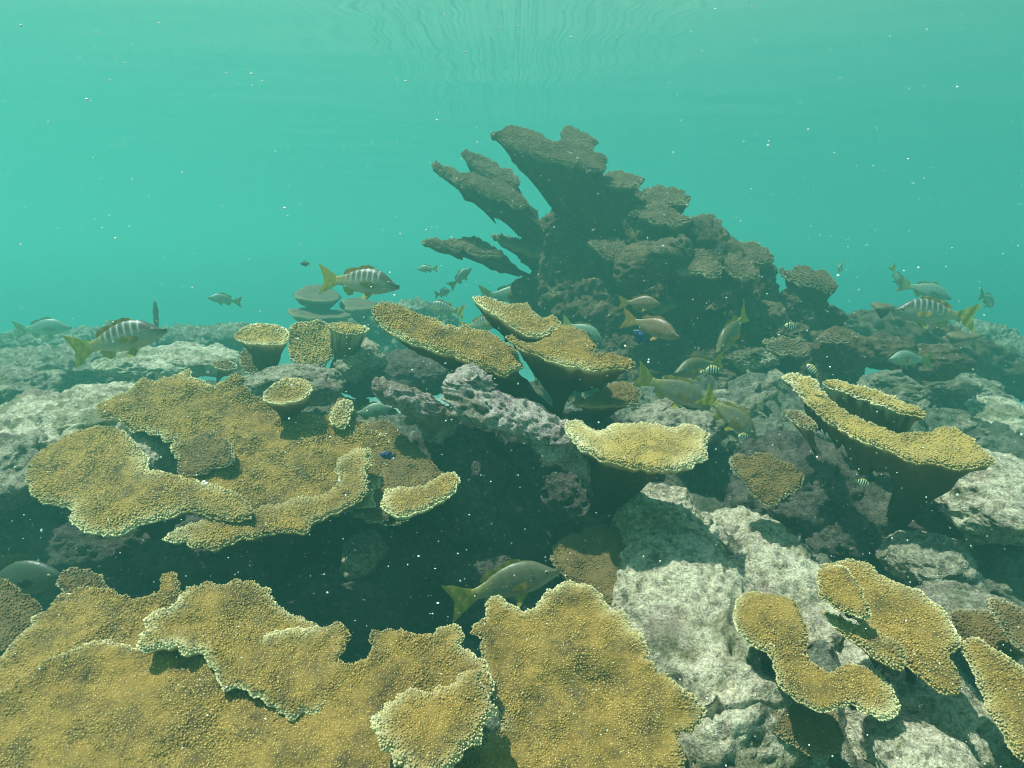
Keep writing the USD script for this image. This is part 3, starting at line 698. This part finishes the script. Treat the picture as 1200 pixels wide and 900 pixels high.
rock_run('long pale crusted rock slope running down from the bright central plate to the bottom edge', [(760, 600, 1.78), (790, 690, 1.56), (830, 790, 1.32), (860, 900, 1.16), (900, 1010, 1.0)], [.10, .17, .19, .20, .2], PALEROCK, 201, amp=.046, freq=8)
rock_run('pale rock ridge running under the lobed blades in the lower right', [(850, 610, 1.85), (905, 700, 1.56), (990, 800, 1.36), (1090, 900, 1.16), (1180, 1000, 1.0)], [.09, .14, .17, .18, .18], PALEROCK, 202, amp=.044, freq=8)
rock('smooth pale rock hump under the bright central plate', 770, 610, 1.62, 50, 44, .14, PALEROCK, 203)
rock('bright white rock at the bottom edge below the lower right blades', 1080, 895, .97, 60, 36, .10, PALEROCK, 204)
rock('pale rock shelf under the tips of the right blades', 1150, 580, 1.75, 80, 45, .22, PALEROCK, 205)
rock('rounded pale boulder behind the right blades at the right edge', 1170, 500, 2.8, 56, 30, .2, PALEROCK, 206)
rock('dark shaded rock in the hollow beneath the right blades', 1020, 610, 1.9, 120, 70, .25, DARKSHADEROCK, 207)
rock('added rock wall darkened for shade, left of the hollow beneath the right blades', 925, 600, 1.95, 90, 90, .22, DARKSHADEROCK, 234)  # added wall; its dark colour stands in for shadow of the blades
rock('dim grey rock at the foot of the right hollow', 1090, 660, 1.55, 50, 30, .12, GREYROCK, 208)
rock('small grey stone standing in the right hollow', 1075, 560, 1.68, 14, 30, .05, GREYROCK, 209, 4)
rock('white sunlit rubble mound behind the left colony', 210, 426, 3.1, 78, 22, .22, PALEROCK, 210)
rock('pale rock slab left of the middle left colony', 100, 495, 2.1, 120, 34, .3, PALEROCK, 211)
rock('dark rubble heap at the left edge below the yellow-tailed snapper', 50, 438, 3.4, 100, 32, .3, GREYROCK, 212, amp=.3, fine=.11)
rock('dim grey rock at the left edge above the pale slab', 10, 468, 2.8, 70, 36, .25, GREYROCK, 233)
rock('grey knobbly rock at the left edge above the dark hollow', 5, 560, 1.75, 70, 50, .2, GREYROCK, 213)
rock('added rock wall darkened for shade under the left lobe of the middle left colony', 120, 640, 1.78, 150, 80, .2, DARKSHADEROCK, 230)  # this wall and the next two are added to darken the shaded hollow
rock('added rock wall darkened for shade under the middle of the left colony', 290, 640, 1.78, 140, 80, .2, DARKSHADEROCK, 231)
rock('added rock wall darkened for shade beneath the right end of the middle left colony', 440, 640, 1.80, 110, 70, .2, DARKSHADEROCK, 232)
rock('grey-green algae rock in the shadow between the left and front colonies', 400, 700, 1.55, 80, 44, .16, DARKSHADEROCK, 214)
rock('pale-topped rock nub beneath the middle left colony', 425, 650, 1.55, 26, 26, .09, GREYROCK, 215, 4)
rock('pale encrusted rock between the recess of the left colony lobes', 180, 535, 1.75, 40, 30, .12, PALEROCK, 216)
rock('dim grey rock mound behind the left encrusted branch', 470, 440, 2.5, 70, 26, .2, DARKSHADEROCK, 217)
rock('mottled low rock at the foot of the cup corals', 345, 452, 2.12, 62, 24, .10, GREYROCK, 240)
rock('grey rubble rock right of the cup corals', 420, 425, 2.4, 30, 26, .12, GREYROCK, 218, 4)
rock('rough rock hidden under the hiding snapper', 790, 500, 2.1, 60, 30, .15, GREYROCK, 219)
rock('dark rock face behind the grey front snapper', 560, 690, 1.75, 120, 60, .15, DARKSHADEROCK, 220)
rock('dusky rock on the far right beneath the coral ridge', 1090, 460, 3.2, 80, 30, .25, GREYROCK, 221)
rock('mottled rock behind the lower right blades', 1130, 720, 1.3, 70, 30, .12, GREYROCK, 222)


# ------------------------------------------------------------------ loose rubble on the bed
rs = np.random.default_rng(5)
rx_, ry_ = rs.uniform(-2.4, 2.4, 2600), rs.uniform(0.9, 4.2, 2600)
rz_ = ground(rx_, ry_)
iv, if_ = np.array(trimesh.creation.icosphere(2).vertices), np.array(trimesh.creation.icosphere(2).faces)
vs, fs = [], []
for i in range(len(rx_)):
    q = np.linalg.qr(rs.normal(size=(3, 3)))[0]
    sz = .007 + .022 * rs.random() ** 2.2
    v = iv * (1 + .9 * (fbm(iv * 1.7 + i * 3.7, 2, i % 50) - .5))[:, None] * [rs.uniform(1, 2.4), 1, rs.uniform(.5, .9)]
    vs.append(v @ q.T * sz + [rx_[i], ry_[i], rz_[i] + .3 * sz])
    fs.append(if_ + i * len(iv))
put('coral_rubble', (np.vstack(vs), np.vstack(fs)), GREYROCK, kind='stuff', label='loose broken coral rubble strewn over the sea bed', cat='rubble')


# ------------------------------------------------------------------ fish
def tint_mat(name, rough=.45, trans=0.0):
    return mat(name, {
        'tint': ('attribute', {'attribute': 'tint'}), 'obj': ('texture_coordinate', {}),
        'v': ('voronoi_texture', {'scale': 55.0}), 'bump': ('bump', {'strength': 0.08, 'distance': 0.006}),
        'p': ('principled_bsdf', {'roughness': rough, 'specular_ior_level': 0.45}), 't': ('translucent_bsdf', {}), 'm': ('mix_closure', {'fac': trans})},
        [('tint.color', 'p.base_color'), ('tint.color', 't.color'), ('obj.object', 'v.vector'), ('v.distance', 'bump.height'), ('bump.normal', 'p.normal'),
         ('p.BSDF', 'm.closure1'), ('t.BSDF', 'm.closure2')], surface='m.closure')


SKIN = tint_mat('fish_skin', .42)
FIN = tint_mat('fish_fin', .5, .4)
EYE = mat('fish_eye', {'p': ('principled_bsdf', {'base_color': (.35, .30, .16), 'roughness': .2})}, [])
PUPIL = mat('fish_pupil', {'p': ('principled_bsdf', {'base_color': (.01, .01, .012), 'roughness': .1})}, [])


def fish_body(t, top, bot, wid, colour, bend=0.0, n=60, k=28):
    """Sections along x from the snout (+x) to the tail root (-x)."""
    tt = np.concatenate([[t[0]], t[0] + (t[-1] - t[0]) * (np.linspace(0, 1, n) ** 1.15)])[1:]
    from scipy.interpolate import PchipInterpolator as PI
    zt, zb, ww = PI(t, top)(tt), PI(t, bot)(tt), PI(t, wid)(tt)
    ang = np.arange(k) * 2 * np.pi / k
    cy, sz = np.cos(ang), np.sin(ang)
    z = np.where(sz[None] > 0, zt[:, None], -zb[:, None]) * np.sign(sz)[None] * np.abs(sz)[None] ** 0.9
    z = np.where(sz[None] >= 0, zt[:, None] * np.abs(sz)[None] ** 0.9, zb[:, None] * np.abs(sz)[None] ** 0.9)
    y = ww[:, None] * np.sign(cy)[None] * np.abs(cy)[None] ** 1.1
    x = (0.45 - tt)[:, None] + 0 * y
    y = y + bend * (np.clip(tt - .35, 0, 1) ** 2)[:, None]
    v = np.stack([x, y, z], -1).reshape(-1, 3)
    i, j = np.meshgrid(np.arange(n - 1), np.arange(k), indexing='ij')
    q = np.stack([i * k + j, (i + 1) * k + j, (i + 1) * k + (j + 1) % k, i * k + (j + 1) % k], -1).reshape(-1, 4)
    f = np.vstack([q[:, [0, 1, 2]], q[:, [0, 2, 3]]])
    v = np.vstack([v, [[0.45 - tt[0] + .004, 0, (zt[0] + zb[0]) / 2]], [[0.45 - tt[-1], bend * (max(tt[-1] - .35, 0)) ** 2, (zt[-1] + zb[-1]) / 2]]])
    a = np.arange(k)
    f = np.vstack([f, np.stack([np.full(k, n * k), a, (a + 1) % k], 1), np.stack([np.full(k, n * k + 1), (n - 1) * k + (a + 1) % k, (n - 1) * k + a], 1)])
    T_ = np.concatenate([np.repeat(tt, k), [tt[0], tt[-1]]])
    H_ = np.concatenate([((z - zb[:, None]) / (zt - zb)[:, None]).ravel(), [.5, .5]])
    return (v, f), np.clip(colour(T_, H_, v), 0, 1)


def fin(outline, colour, bend=0.0, th=.004, twist=None):
    """A thin fin in the xz plane: outline of (x, z); the root keeps the full thickness, the edge thins out."""
    poly = shapely.Polygon(outline)
    ring = np.array(poly.exterior.segmentize(.03).coords)[:-1]
    x0, z0, x1, z1 = poly.bounds
    X, Z = np.meshgrid(np.arange(x0, x1, .028), np.arange(z0, z1, .028))
    g = np.stack([X.ravel(), Z.ravel()], 1)
    g = g[shapely.contains_xy(poly.buffer(-.008), g[:, 0], g[:, 1])]
    p = np.vstack([ring, g])
    f = Delaunay(p).simplices
    f = f[shapely.contains_xy(poly, *p[f].mean(1).T)]
    dd = np.minimum(shapely.distance(poly.exterior, shapely.points(p)) / .03, 1)
    h = th * (.25 + .75 * dd) * .5
    ax, ay = p[f[:, 1]] - p[f[:, 0]], p[f[:, 2]] - p[f[:, 0]]
    fl = ax[:, 0] * ay[:, 1] - ax[:, 1] * ay[:, 0] > 0
    f[fl] = f[fl][:, ::-1]
    y = bend * (np.clip(.10 - p[:, 0], 0, 1) ** 2)
    y = y + .006 * np.sin(p[:, 0] * 60 + p[:, 1] * 25)
    v = np.vstack([np.stack([p[:, 0], y + h, p[:, 1]], 1), np.stack([p[:, 0], y - h, p[:, 1]], 1)])
    n = len(p)
    e = np.concatenate([f[:, [0, 1]], f[:, [1, 2]], f[:, [2, 0]]])
    key = {tuple(x) for x in e.tolist()}
    rim = np.array([x for x in e.tolist() if (x[1], x[0]) not in key])
    side = np.vstack([np.stack([rim[:, 1], rim[:, 0], rim[:, 0] + n], 1), np.stack([rim[:, 1], rim[:, 0] + n, rim[:, 1] + n], 1)])
    ff = np.vstack([f, f[:, ::-1] + n, side])
    return (v, ff), np.tile(colour(p), (2, 1))


def flat(c, edge=None, k=.15):
    c = np.array(c)

    def fn(p):
        r = np.sin(p[:, 0] * 140 + p[:, 1] * 40)
        return np.clip(c[None] * (1 + k * r[:, None]), 0, 1)
    return fn


def turn(mesh, ax, deg, origin):
    R = trimesh.transformations.rotation_matrix(math.radians(deg), ax)[:3, :3]
    v, f = mesh
    return (np.asarray(v) - origin) @ R.T + origin, f


def fish_model(name, t, top, bot, wid, colour, fins, eye, bend):
    """An abstract model under /World that every fish of the kind references."""
    cls = stage.CreateClassPrim('/World/' + name)
    px = UsdGeom.Xform.Define(stage, f'/World/{name}')
    px.GetPrim().SetSpecifier(Sdf.SpecifierClass)
    m, col = fish_body(np.array(t), np.array(top), np.array(bot), np.array(wid), colour, bend)
    put('body', m, SKIN, px, attrs={'tint': col})
    for nm, (fm, fc) in fins:
        put(nm, fm, FIN, px, attrs={'tint': fc})
    ex, ez, ey, er = eye
    for s in (-1, 1):
        e = trimesh.creation.icosphere(3, er)
        ev = np.array(e.vertices) * [1, .5, 1] + [ex, s * ey, ez]
        ep = put('eye', (ev, np.array(e.faces)), EYE, px)
        q = trimesh.creation.icosphere(2, er * .55)
        put('pupil', (np.array(q.vertices) * [1, .4, 1] + [ex, s * (ey + er * .38), ez], np.array(q.faces)), PUPIL, ep)
    return px


def mixc(a, b, k):
    return np.asarray(a) * (1 - k[:, None]) + np.asarray(b) * k[:, None]


def sstep(x, a, b):
    u = np.clip((x - a) / (b - a), 0, 1)
    return u * u * (3 - 2 * u)


SN_T = [0, .02, .06, .12, .20, .28, .36, .45, .55, .64, .71, .77]
SN_TOP = [-.030, -.012, .022, .074, .132, .160, .168, .156, .124, .085, .060, .052]
SN_BOT = [-.042, -.054, -.068, -.088, -.112, -.125, -.128, -.122, -.102, -.070, -.050, -.046]
SN_W = [.006, .016, .032, .050, .066, .072, .070, .062, .046, .030, .020, .012]


def snapper_colour(stripes, back, side, belly, yellow):
    def fn(t, h, v):
        c = mixc(side, back, sstep(h, .42, .78))
        c = mixc(c, belly, sstep(-h, -.42, -.12))
        c = mixc(c, yellow, .55 * sstep(t, .52, .78))
        if stripes:
            bars = np.exp(-((((t - .20) / .068) % 1.0 - .5) / .13) ** 2)
            k = bars * sstep(t, .19, .24) * (1 - sstep(t, .62, .68)) * sstep(h, .38, .62)
            c = mixc(c, (.50, .52, .44), .75 * k)
        else:
            bars = np.exp(-((((t - .20) / .085) % 1.0 - .5) / .25) ** 2)
            c = c * (1 - .16 * bars * sstep(h, .3, .6) * sstep(t, .18, .26))[:, None]
        gill = np.exp(-((t - .205 - .03 * np.cos((h - .5) * 4)) / .006) ** 2) * sstep(h, .15, .3) * (1 - sstep(h, .65, .8))
        c = c * (1 - .35 * gill)[:, None]
        mouth = np.exp(-((h - .42 + t * 1.2) / .06) ** 2) * (t < .09)
        c = c * (1 - .6 * mouth)[:, None]
        return c * (0.88 + .24 * noise(v * 60, 3))[:, None]
    return fn


def snapper_fins(yel, dors, bend, folded=False):
    out = [('tail_fin', fin([(-.28, .042), (-.34, .075), (-.44, .135), (-.55, .185), (-.50, .07), (-.475, 0), (-.50, -.07), (-.54, -.175), (-.44, -.125), (-.34, -.07), (-.28, -.04)], flat(yel), bend)),
           ('dorsal_fin', fin([(.17, .14), (.14, .185), (.08, .205), (.0, .195), (-.06, .165), (-.13, .165), (-.20, .135), (-.235, .09), (-.20, .07), (-.10, .10), (.0, .14), (.1, .15)], flat(dors), bend)),
           ('anal_fin', fin([(-.08, -.09), (-.11, -.15), (-.16, -.165), (-.21, -.12), (-.235, -.075), (-.19, -.055), (-.12, -.07)], flat(yel), bend))]
    for s in (-1, 1):
        m, c = fin([(.20, -.03), (.14, .015), (.04, .02), (.0, -.005), (.05, -.04), (.14, -.06)], flat([yel[0] * .9, yel[1] * .75, yel[2]]))
        m = turn(m, [0, 0, 1], s * -18, np.array([.2, 0, 0]))
        out.append(('pectoral_fin', ((np.asarray(m[0]) + [0, s * .066, 0], m[1]), c)))
        m, c = fin([(.14, -.11), (.10, -.15), (.045, -.205), (.02, -.19), (.04, -.14), (.08, -.10)], flat(yel))
        m = turn(m, [1, 0, 0], s * 24, np.array([.1, 0, -.1]))
        out.append(('pelvic_fin', ((np.asarray(m[0]) + [0, s * .03, 0], m[1]), c)))
    return out


YEL = (.50, .43, .07)
fish_model('striped_snapper_model', SN_T, SN_TOP, SN_BOT, SN_W, snapper_colour(True, (.06, .06, .045), (.27, .26, .19), (.40, .37, .27), (.48, .36, .08)), snapper_fins(YEL, (.45, .28, .05), .10), (.335, .022, .046, .018), .10)
fish_model('grey_snapper_model', SN_T, SN_TOP, SN_BOT, SN_W, snapper_colour(False, (.11, .11, .06), (.185, .18, .12), (.25, .235, .16), (.44, .38, .10)), snapper_fins(YEL, (.42, .34, .06), -.12), (.335, .022, .046, .018), -.12)
fish_model('haze_tinted_snapper_model', SN_T, SN_TOP, SN_BOT, SN_W, snapper_colour(False, (.17, .24, .18), (.22, .33, .26), (.27, .38, .30), (.30, .34, .16)), snapper_fins((.36, .38, .14), (.28, .32, .16), .14), (.335, .022, .046, .014), .14)  # teal, low-contrast skin imitates water haze over far fish
fish_model('ruddy_snapper_model', SN_T, SN_TOP, SN_BOT, SN_W, snapper_colour(False, (.17, .11, .065), (.24, .16, .105), (.30, .22, .15), (.36, .24, .10)), snapper_fins((.50, .32, .10), (.40, .24, .10), -.2), (.335, .022, .046, .018), -.2)


def damsel_colour(kind):
    def fn(t, h, v):
        if kind == 'bars':
            c = mixc((.62, .66, .56), (.70, .62, .10), sstep(h, .6, .95))
            b = ((((t - .10) / .135) % 1.0) > .5) & (t > .12) & (t < .76)
            return np.where(b[:, None], np.array([.015, .017, .025]), c)
        if kind == 'blue':
            c = np.tile([.012, .018, .09], (len(t), 1))
            spot = noise(v * 26, 5) > .74
            return np.where(spot[:, None], np.array([.10, .35, .85]), c)
        c = mixc((.085, .105, .065), (.05, .065, .04), sstep(h, .4, .9))  # olive tones darkened in place of the shade around this fish
        return c * (0.85 + .3 * noise(v * 40, 3))[:, None]
    return fn


DM_T = [0, .03, .08, .16, .26, .36, .46, .56, .65, .72, .77]
DM_TOP = [.006, .05, .10, .165, .215, .232, .222, .182, .125, .075, .062]
DM_BOT = [-.010, -.05, -.095, -.155, -.205, -.225, -.215, -.172, -.115, -.07, -.058]
DM_W = [.008, .025, .045, .064, .075, .076, .068, .05, .032, .02, .012]


def damsel_fins(c1, bend):
    out = [('tail_fin', fin([(-.28, .05), (-.38, .12), (-.53, .17), (-.48, .06), (-.46, 0), (-.48, -.06), (-.53, -.17), (-.38, -.12), (-.28, -.05)], flat(c1), bend)),
           ('dorsal_fin', fin([(.18, .19), (.10, .26), (0, .27), (-.10, .25), (-.22, .24), (-.26, .14), (-.26, .08), (-.18, .10), (-.05, .18), (.08, .20)], flat(c1), bend)),
           ('anal_fin', fin([(-.02, -.19), (-.10, -.25), (-.20, -.24), (-.26, -.14), (-.26, -.07), (-.18, -.09), (-.08, -.16)], flat(c1), bend))]
    for s in (-1, 1):
        m, c = fin([(.18, -.03), (.12, .02), (.05, .01), (.03, -.04), (.10, -.07)], flat(c1))
        m = turn(m, [0, 0, 1], s * -30, np.array([.18, 0, 0]))
        out.append(('pectoral_fin', ((np.asarray(m[0]) + [0, s * .07, 0], m[1]), c)))
    return out


fish_model('barred_damselfish_model', DM_T, DM_TOP, DM_BOT, DM_W, damsel_colour('bars'), damsel_fins((.20, .21, .17), .1), (.34, .03, .05, .028), .1)
fish_model('blue_damselfish_model', DM_T, DM_TOP, DM_BOT, DM_W, damsel_colour('blue'), damsel_fins((.015, .02, .09), .1), (.34, .03, .05, .026), .1)
fish_model('olive_fish_model', DM_T, [z * .82 for z in DM_TOP], [z * .82 for z in DM_BOT], DM_W, damsel_colour('olive'), damsel_fins((.06, .075, .045), .1), (.34, .03, .05, .022), .1)


def fish(name, model, label, px, py, D, length_px, yaw=0, pitch=0, roll=0, group=None):
    """yaw 0 faces the right of the picture, 180 the left, 90 away, -90 the camera; pitch lifts the head. length_px is the full length were it side on."""
    c = P3(px, py, D)
    x = UsdGeom.Xform.Define(stage, '/World/' + numbered(name, '/World'))
    x.AddTranslateOp().Set(Gf.Vec3d(*map(float, c)))
    x.AddRotateZOp().Set(float(yaw))
    x.AddRotateYOp().Set(float(-pitch))
    x.AddRotateXOp().Set(float(roll))
    s = length_px * D / FOC
    x.AddScaleOp().Set(Gf.Vec3f(s, s, s))
    x.GetPrim().GetReferences().AddInternalReference('/World/' + model)
    x.GetPrim().SetInstanceable(True)
    custom(x.GetPrim(), label, 'fish', group)


SG, DG = 'snappers swimming over the reef', 'little barred damselfish around the reef'
ST, GR, RU, HZ = 'striped_snapper_model', 'grey_snapper_model', 'ruddy_snapper_model', 'haze_tinted_snapper_model'
for args in [
        ('snapper', ST, 'snapper with white bars and yellow tail swimming right in open water above the cup corals', 424, 331, 2.3, 100, -8, -4),
        ('snapper', ST, 'snapper with a big bright yellow tail swimming right over the white rubble on the left', 142, 398, 1.9, 118, 6, 14),
        ('snapper', GR, 'grey snapper with yellow fins gliding over the bottom centre coral plate in the shade', 596, 684, 1.30, 146, 8, 14),
        ('snapper', GR, 'pale grey snapper nosing down to the right beside the bright central plate', 858, 489, 1.75, 84, -24, -36),
        ('snapper', GR, 'snapper hiding behind the small dull coral with its head to the right', 792, 459, 2.05, 98, -10, -22),
        ('snapper', GR, 'snapper turned head-on with fins spread and yellow tail raised behind, before the tower', 858, 390, 2.05, 90, 225, -30),
        ('snapper', RU, 'reddish snapper with a dark eye in the shade of the tower', 766, 384, 2.2, 76, -38, -14),
        ('snapper', GR, 'grey snapper facing left below the reddish one, barred damselfish by its cheek', 818, 431, 2.1, 80, 205, -6),
        ('snapper', RU, 'ruddy fish partly hidden under the pale knob of the tower', 752, 355, 2.3, 50, -20, 0),
        ('snapper', HZ, 'small faint ruddy snapper over the far seabed left of the barred snapper', 262, 351, 3.8, 38, 200, 10),
        ('snapper', HZ, 'faint yellowish fish curving upward left of the tower', 541, 324, 3.8, 36, 30, 40),
        ('snapper', HZ, 'dim grey fish high among those left of the tower', 500, 315, 3.8, 26, 170, 0),
        ('snapper', ST, 'dim barred snapper just behind the left end of the centre fan', 519, 362, 3.6, 52, 165, 8),
        ('snapper', ST, 'barred snapper behind the dip of the centre fan', 566, 380, 3.2, 58, -20, 12),
        ('snapper', HZ, 'dark snapper behind the upper leaf of the centre fan', 598, 346, 3.6, 68, 10, 0),
        ('snapper', HZ, 'pale snapper behind the right leaf of the centre fan', 684, 388, 2.3, 54, -10, -20),
        ('snapper', HZ, 'dim snapper swimming above the left end of the centre fan', 520, 343, 3.8, 30, 60, 10),
        ('snapper', ST, 'large barred snapper facing left above the far right ridge', 1090, 367, 2.9, 96, 174, 6),
        ('snapper', HZ, 'pale snapper facing left in front of the far right ridge', 1064, 421, 2.3, 62, 195, 4),
        ('snapper', HZ, 'ghostly pale snapper above the large barred one on the right', 1087, 341, 3.8, 60, -12, -16),
        ('snapper', HZ, 'ghostly fish nearest the right edge above the ridge', 1158, 352, 3.8, 46, 40, -20),
        ('snapper', HZ, 'faint small fish pointing down, highest of those on the right', 1052, 326, 3.8, 32, 10, -60),
        ('snapper', HZ, 'very faint fish right beside the top of the jagged tower shoulder', 985, 313, 3.8, 26, 80, -30),
        ('snapper', HZ, 'ghostly snapper far off at the left edge, behind the yellow-tailed one', 52, 385, 3.9, 66, 8, 4),
        ('snapper', HZ, 'grey snapper tucked under the left encrusted branch', 436, 482, 1.78, 56, 10, 10),
]:
    fish(*args, group=SG)
for args in [
        ('barred_damselfish', 'barred_damselfish_model', 'barred damselfish on the tower slope beside the yellow tail', 928, 382, 2.2, 20, 185, 4),
        ('barred_damselfish', 'barred_damselfish_model', 'barred damselfish at the cheek of the left-facing snapper', 837, 433, 1.95, 22, 170, 0),
        ('barred_damselfish', 'barred_damselfish_model', 'dark barred damselfish above the tip of the right blades', 952, 433, 1.7, 20, 140, 40),
        ('barred_damselfish', 'barred_damselfish_model', 'barred damselfish under the chin of the nose-down snapper', 872, 511, 1.6, 18, 190, 0),
        ('barred_damselfish', 'barred_damselfish_model', 'tiny barred damselfish alone in the dark hollow under the right blades', 1010, 565, 1.55, 20, -6, -14),
        ('barred_damselfish', 'barred_damselfish_model', 'smaller barred damselfish beside the left-facing snapper, lower of the two', 826, 437, 1.98, 15, 190, 10),
]:
    fish(*args, group=DG)
fish('blue_damselfish', 'blue_damselfish_model', 'tiny dark blue damselfish with bright spots over the left colony', 454, 534, 1.35, 20, 190, 10)
fish('small_fish', 'olive_fish_model', 'tiny dark fish above the yellow tail of the leading snapper', 357, 309, 2.6, 13, 160, 0)
fish('olive_fish', 'olive_fish_model', 'dim olive-green fish at the left edge above the shaded brown plate', 26, 677, 1.32, 118, -4, 4)
fish('blue_fish', 'blue_damselfish_model', 'slim bluish fish low beside the reddish snapper', 750, 394, 2.15, 24, 160, 40)

# ------------------------------------------------------------------ drifting specks
n = 15000
rs = np.random.default_rng(77)
D = 0.55 + 2.6 * rs.random(n)
px, py = rs.uniform(-150, 1350, n), rs.uniform(-60, 950, n)
c = ray(px, py) * D[:, None]
c = c[c[:, 2] < SURFACE - .05]
ic = trimesh.creation.icosphere(0)
r = np.minimum(np.exp(rs.normal(math.log(.00040), .5, len(c))), .0012)
sv = np.array(ic.vertices)[None] * r[:, None, None] * rs.uniform(.7, 1.5, (len(c), 1, 3)) + c[:, None]
sf = np.array(ic.faces)[None] + (np.arange(len(c)) * len(ic.vertices))[:, None, None]
SPECK = mat('speck_look', {'p': ('principled_bsdf', {'base_color': (.8, .8, .72), 'roughness': .6})}, [])
put('drifting_specks', (sv.reshape(-1, 3), sf.reshape(-1, 3)), SPECK, smooth=False, kind='stuff', label='fine pale specks drifting in the water', cat='specks')

# ------------------------------------------------------------------ the water's own haze
HAZE = usdkit.material(stage, '/World/Looks/haze_look', {'v': ('principled_volume', {'color': (0.125, 0.57, 0.435), 'absorption_color': (0.0, 0.64, 0.44), 'density': 0.185, 'anisotropy': 0.30})}, [], volume='v.volume')
hz = trimesh.creation.box(extents=(124, 124, 3.6))
hz.apply_translation((0, 2, SURFACE + 0.12 - 1.8))
put('haze', hz, HAZE, smooth=False, kind='stuff', label='blue-green haze of the sea water', cat='water')
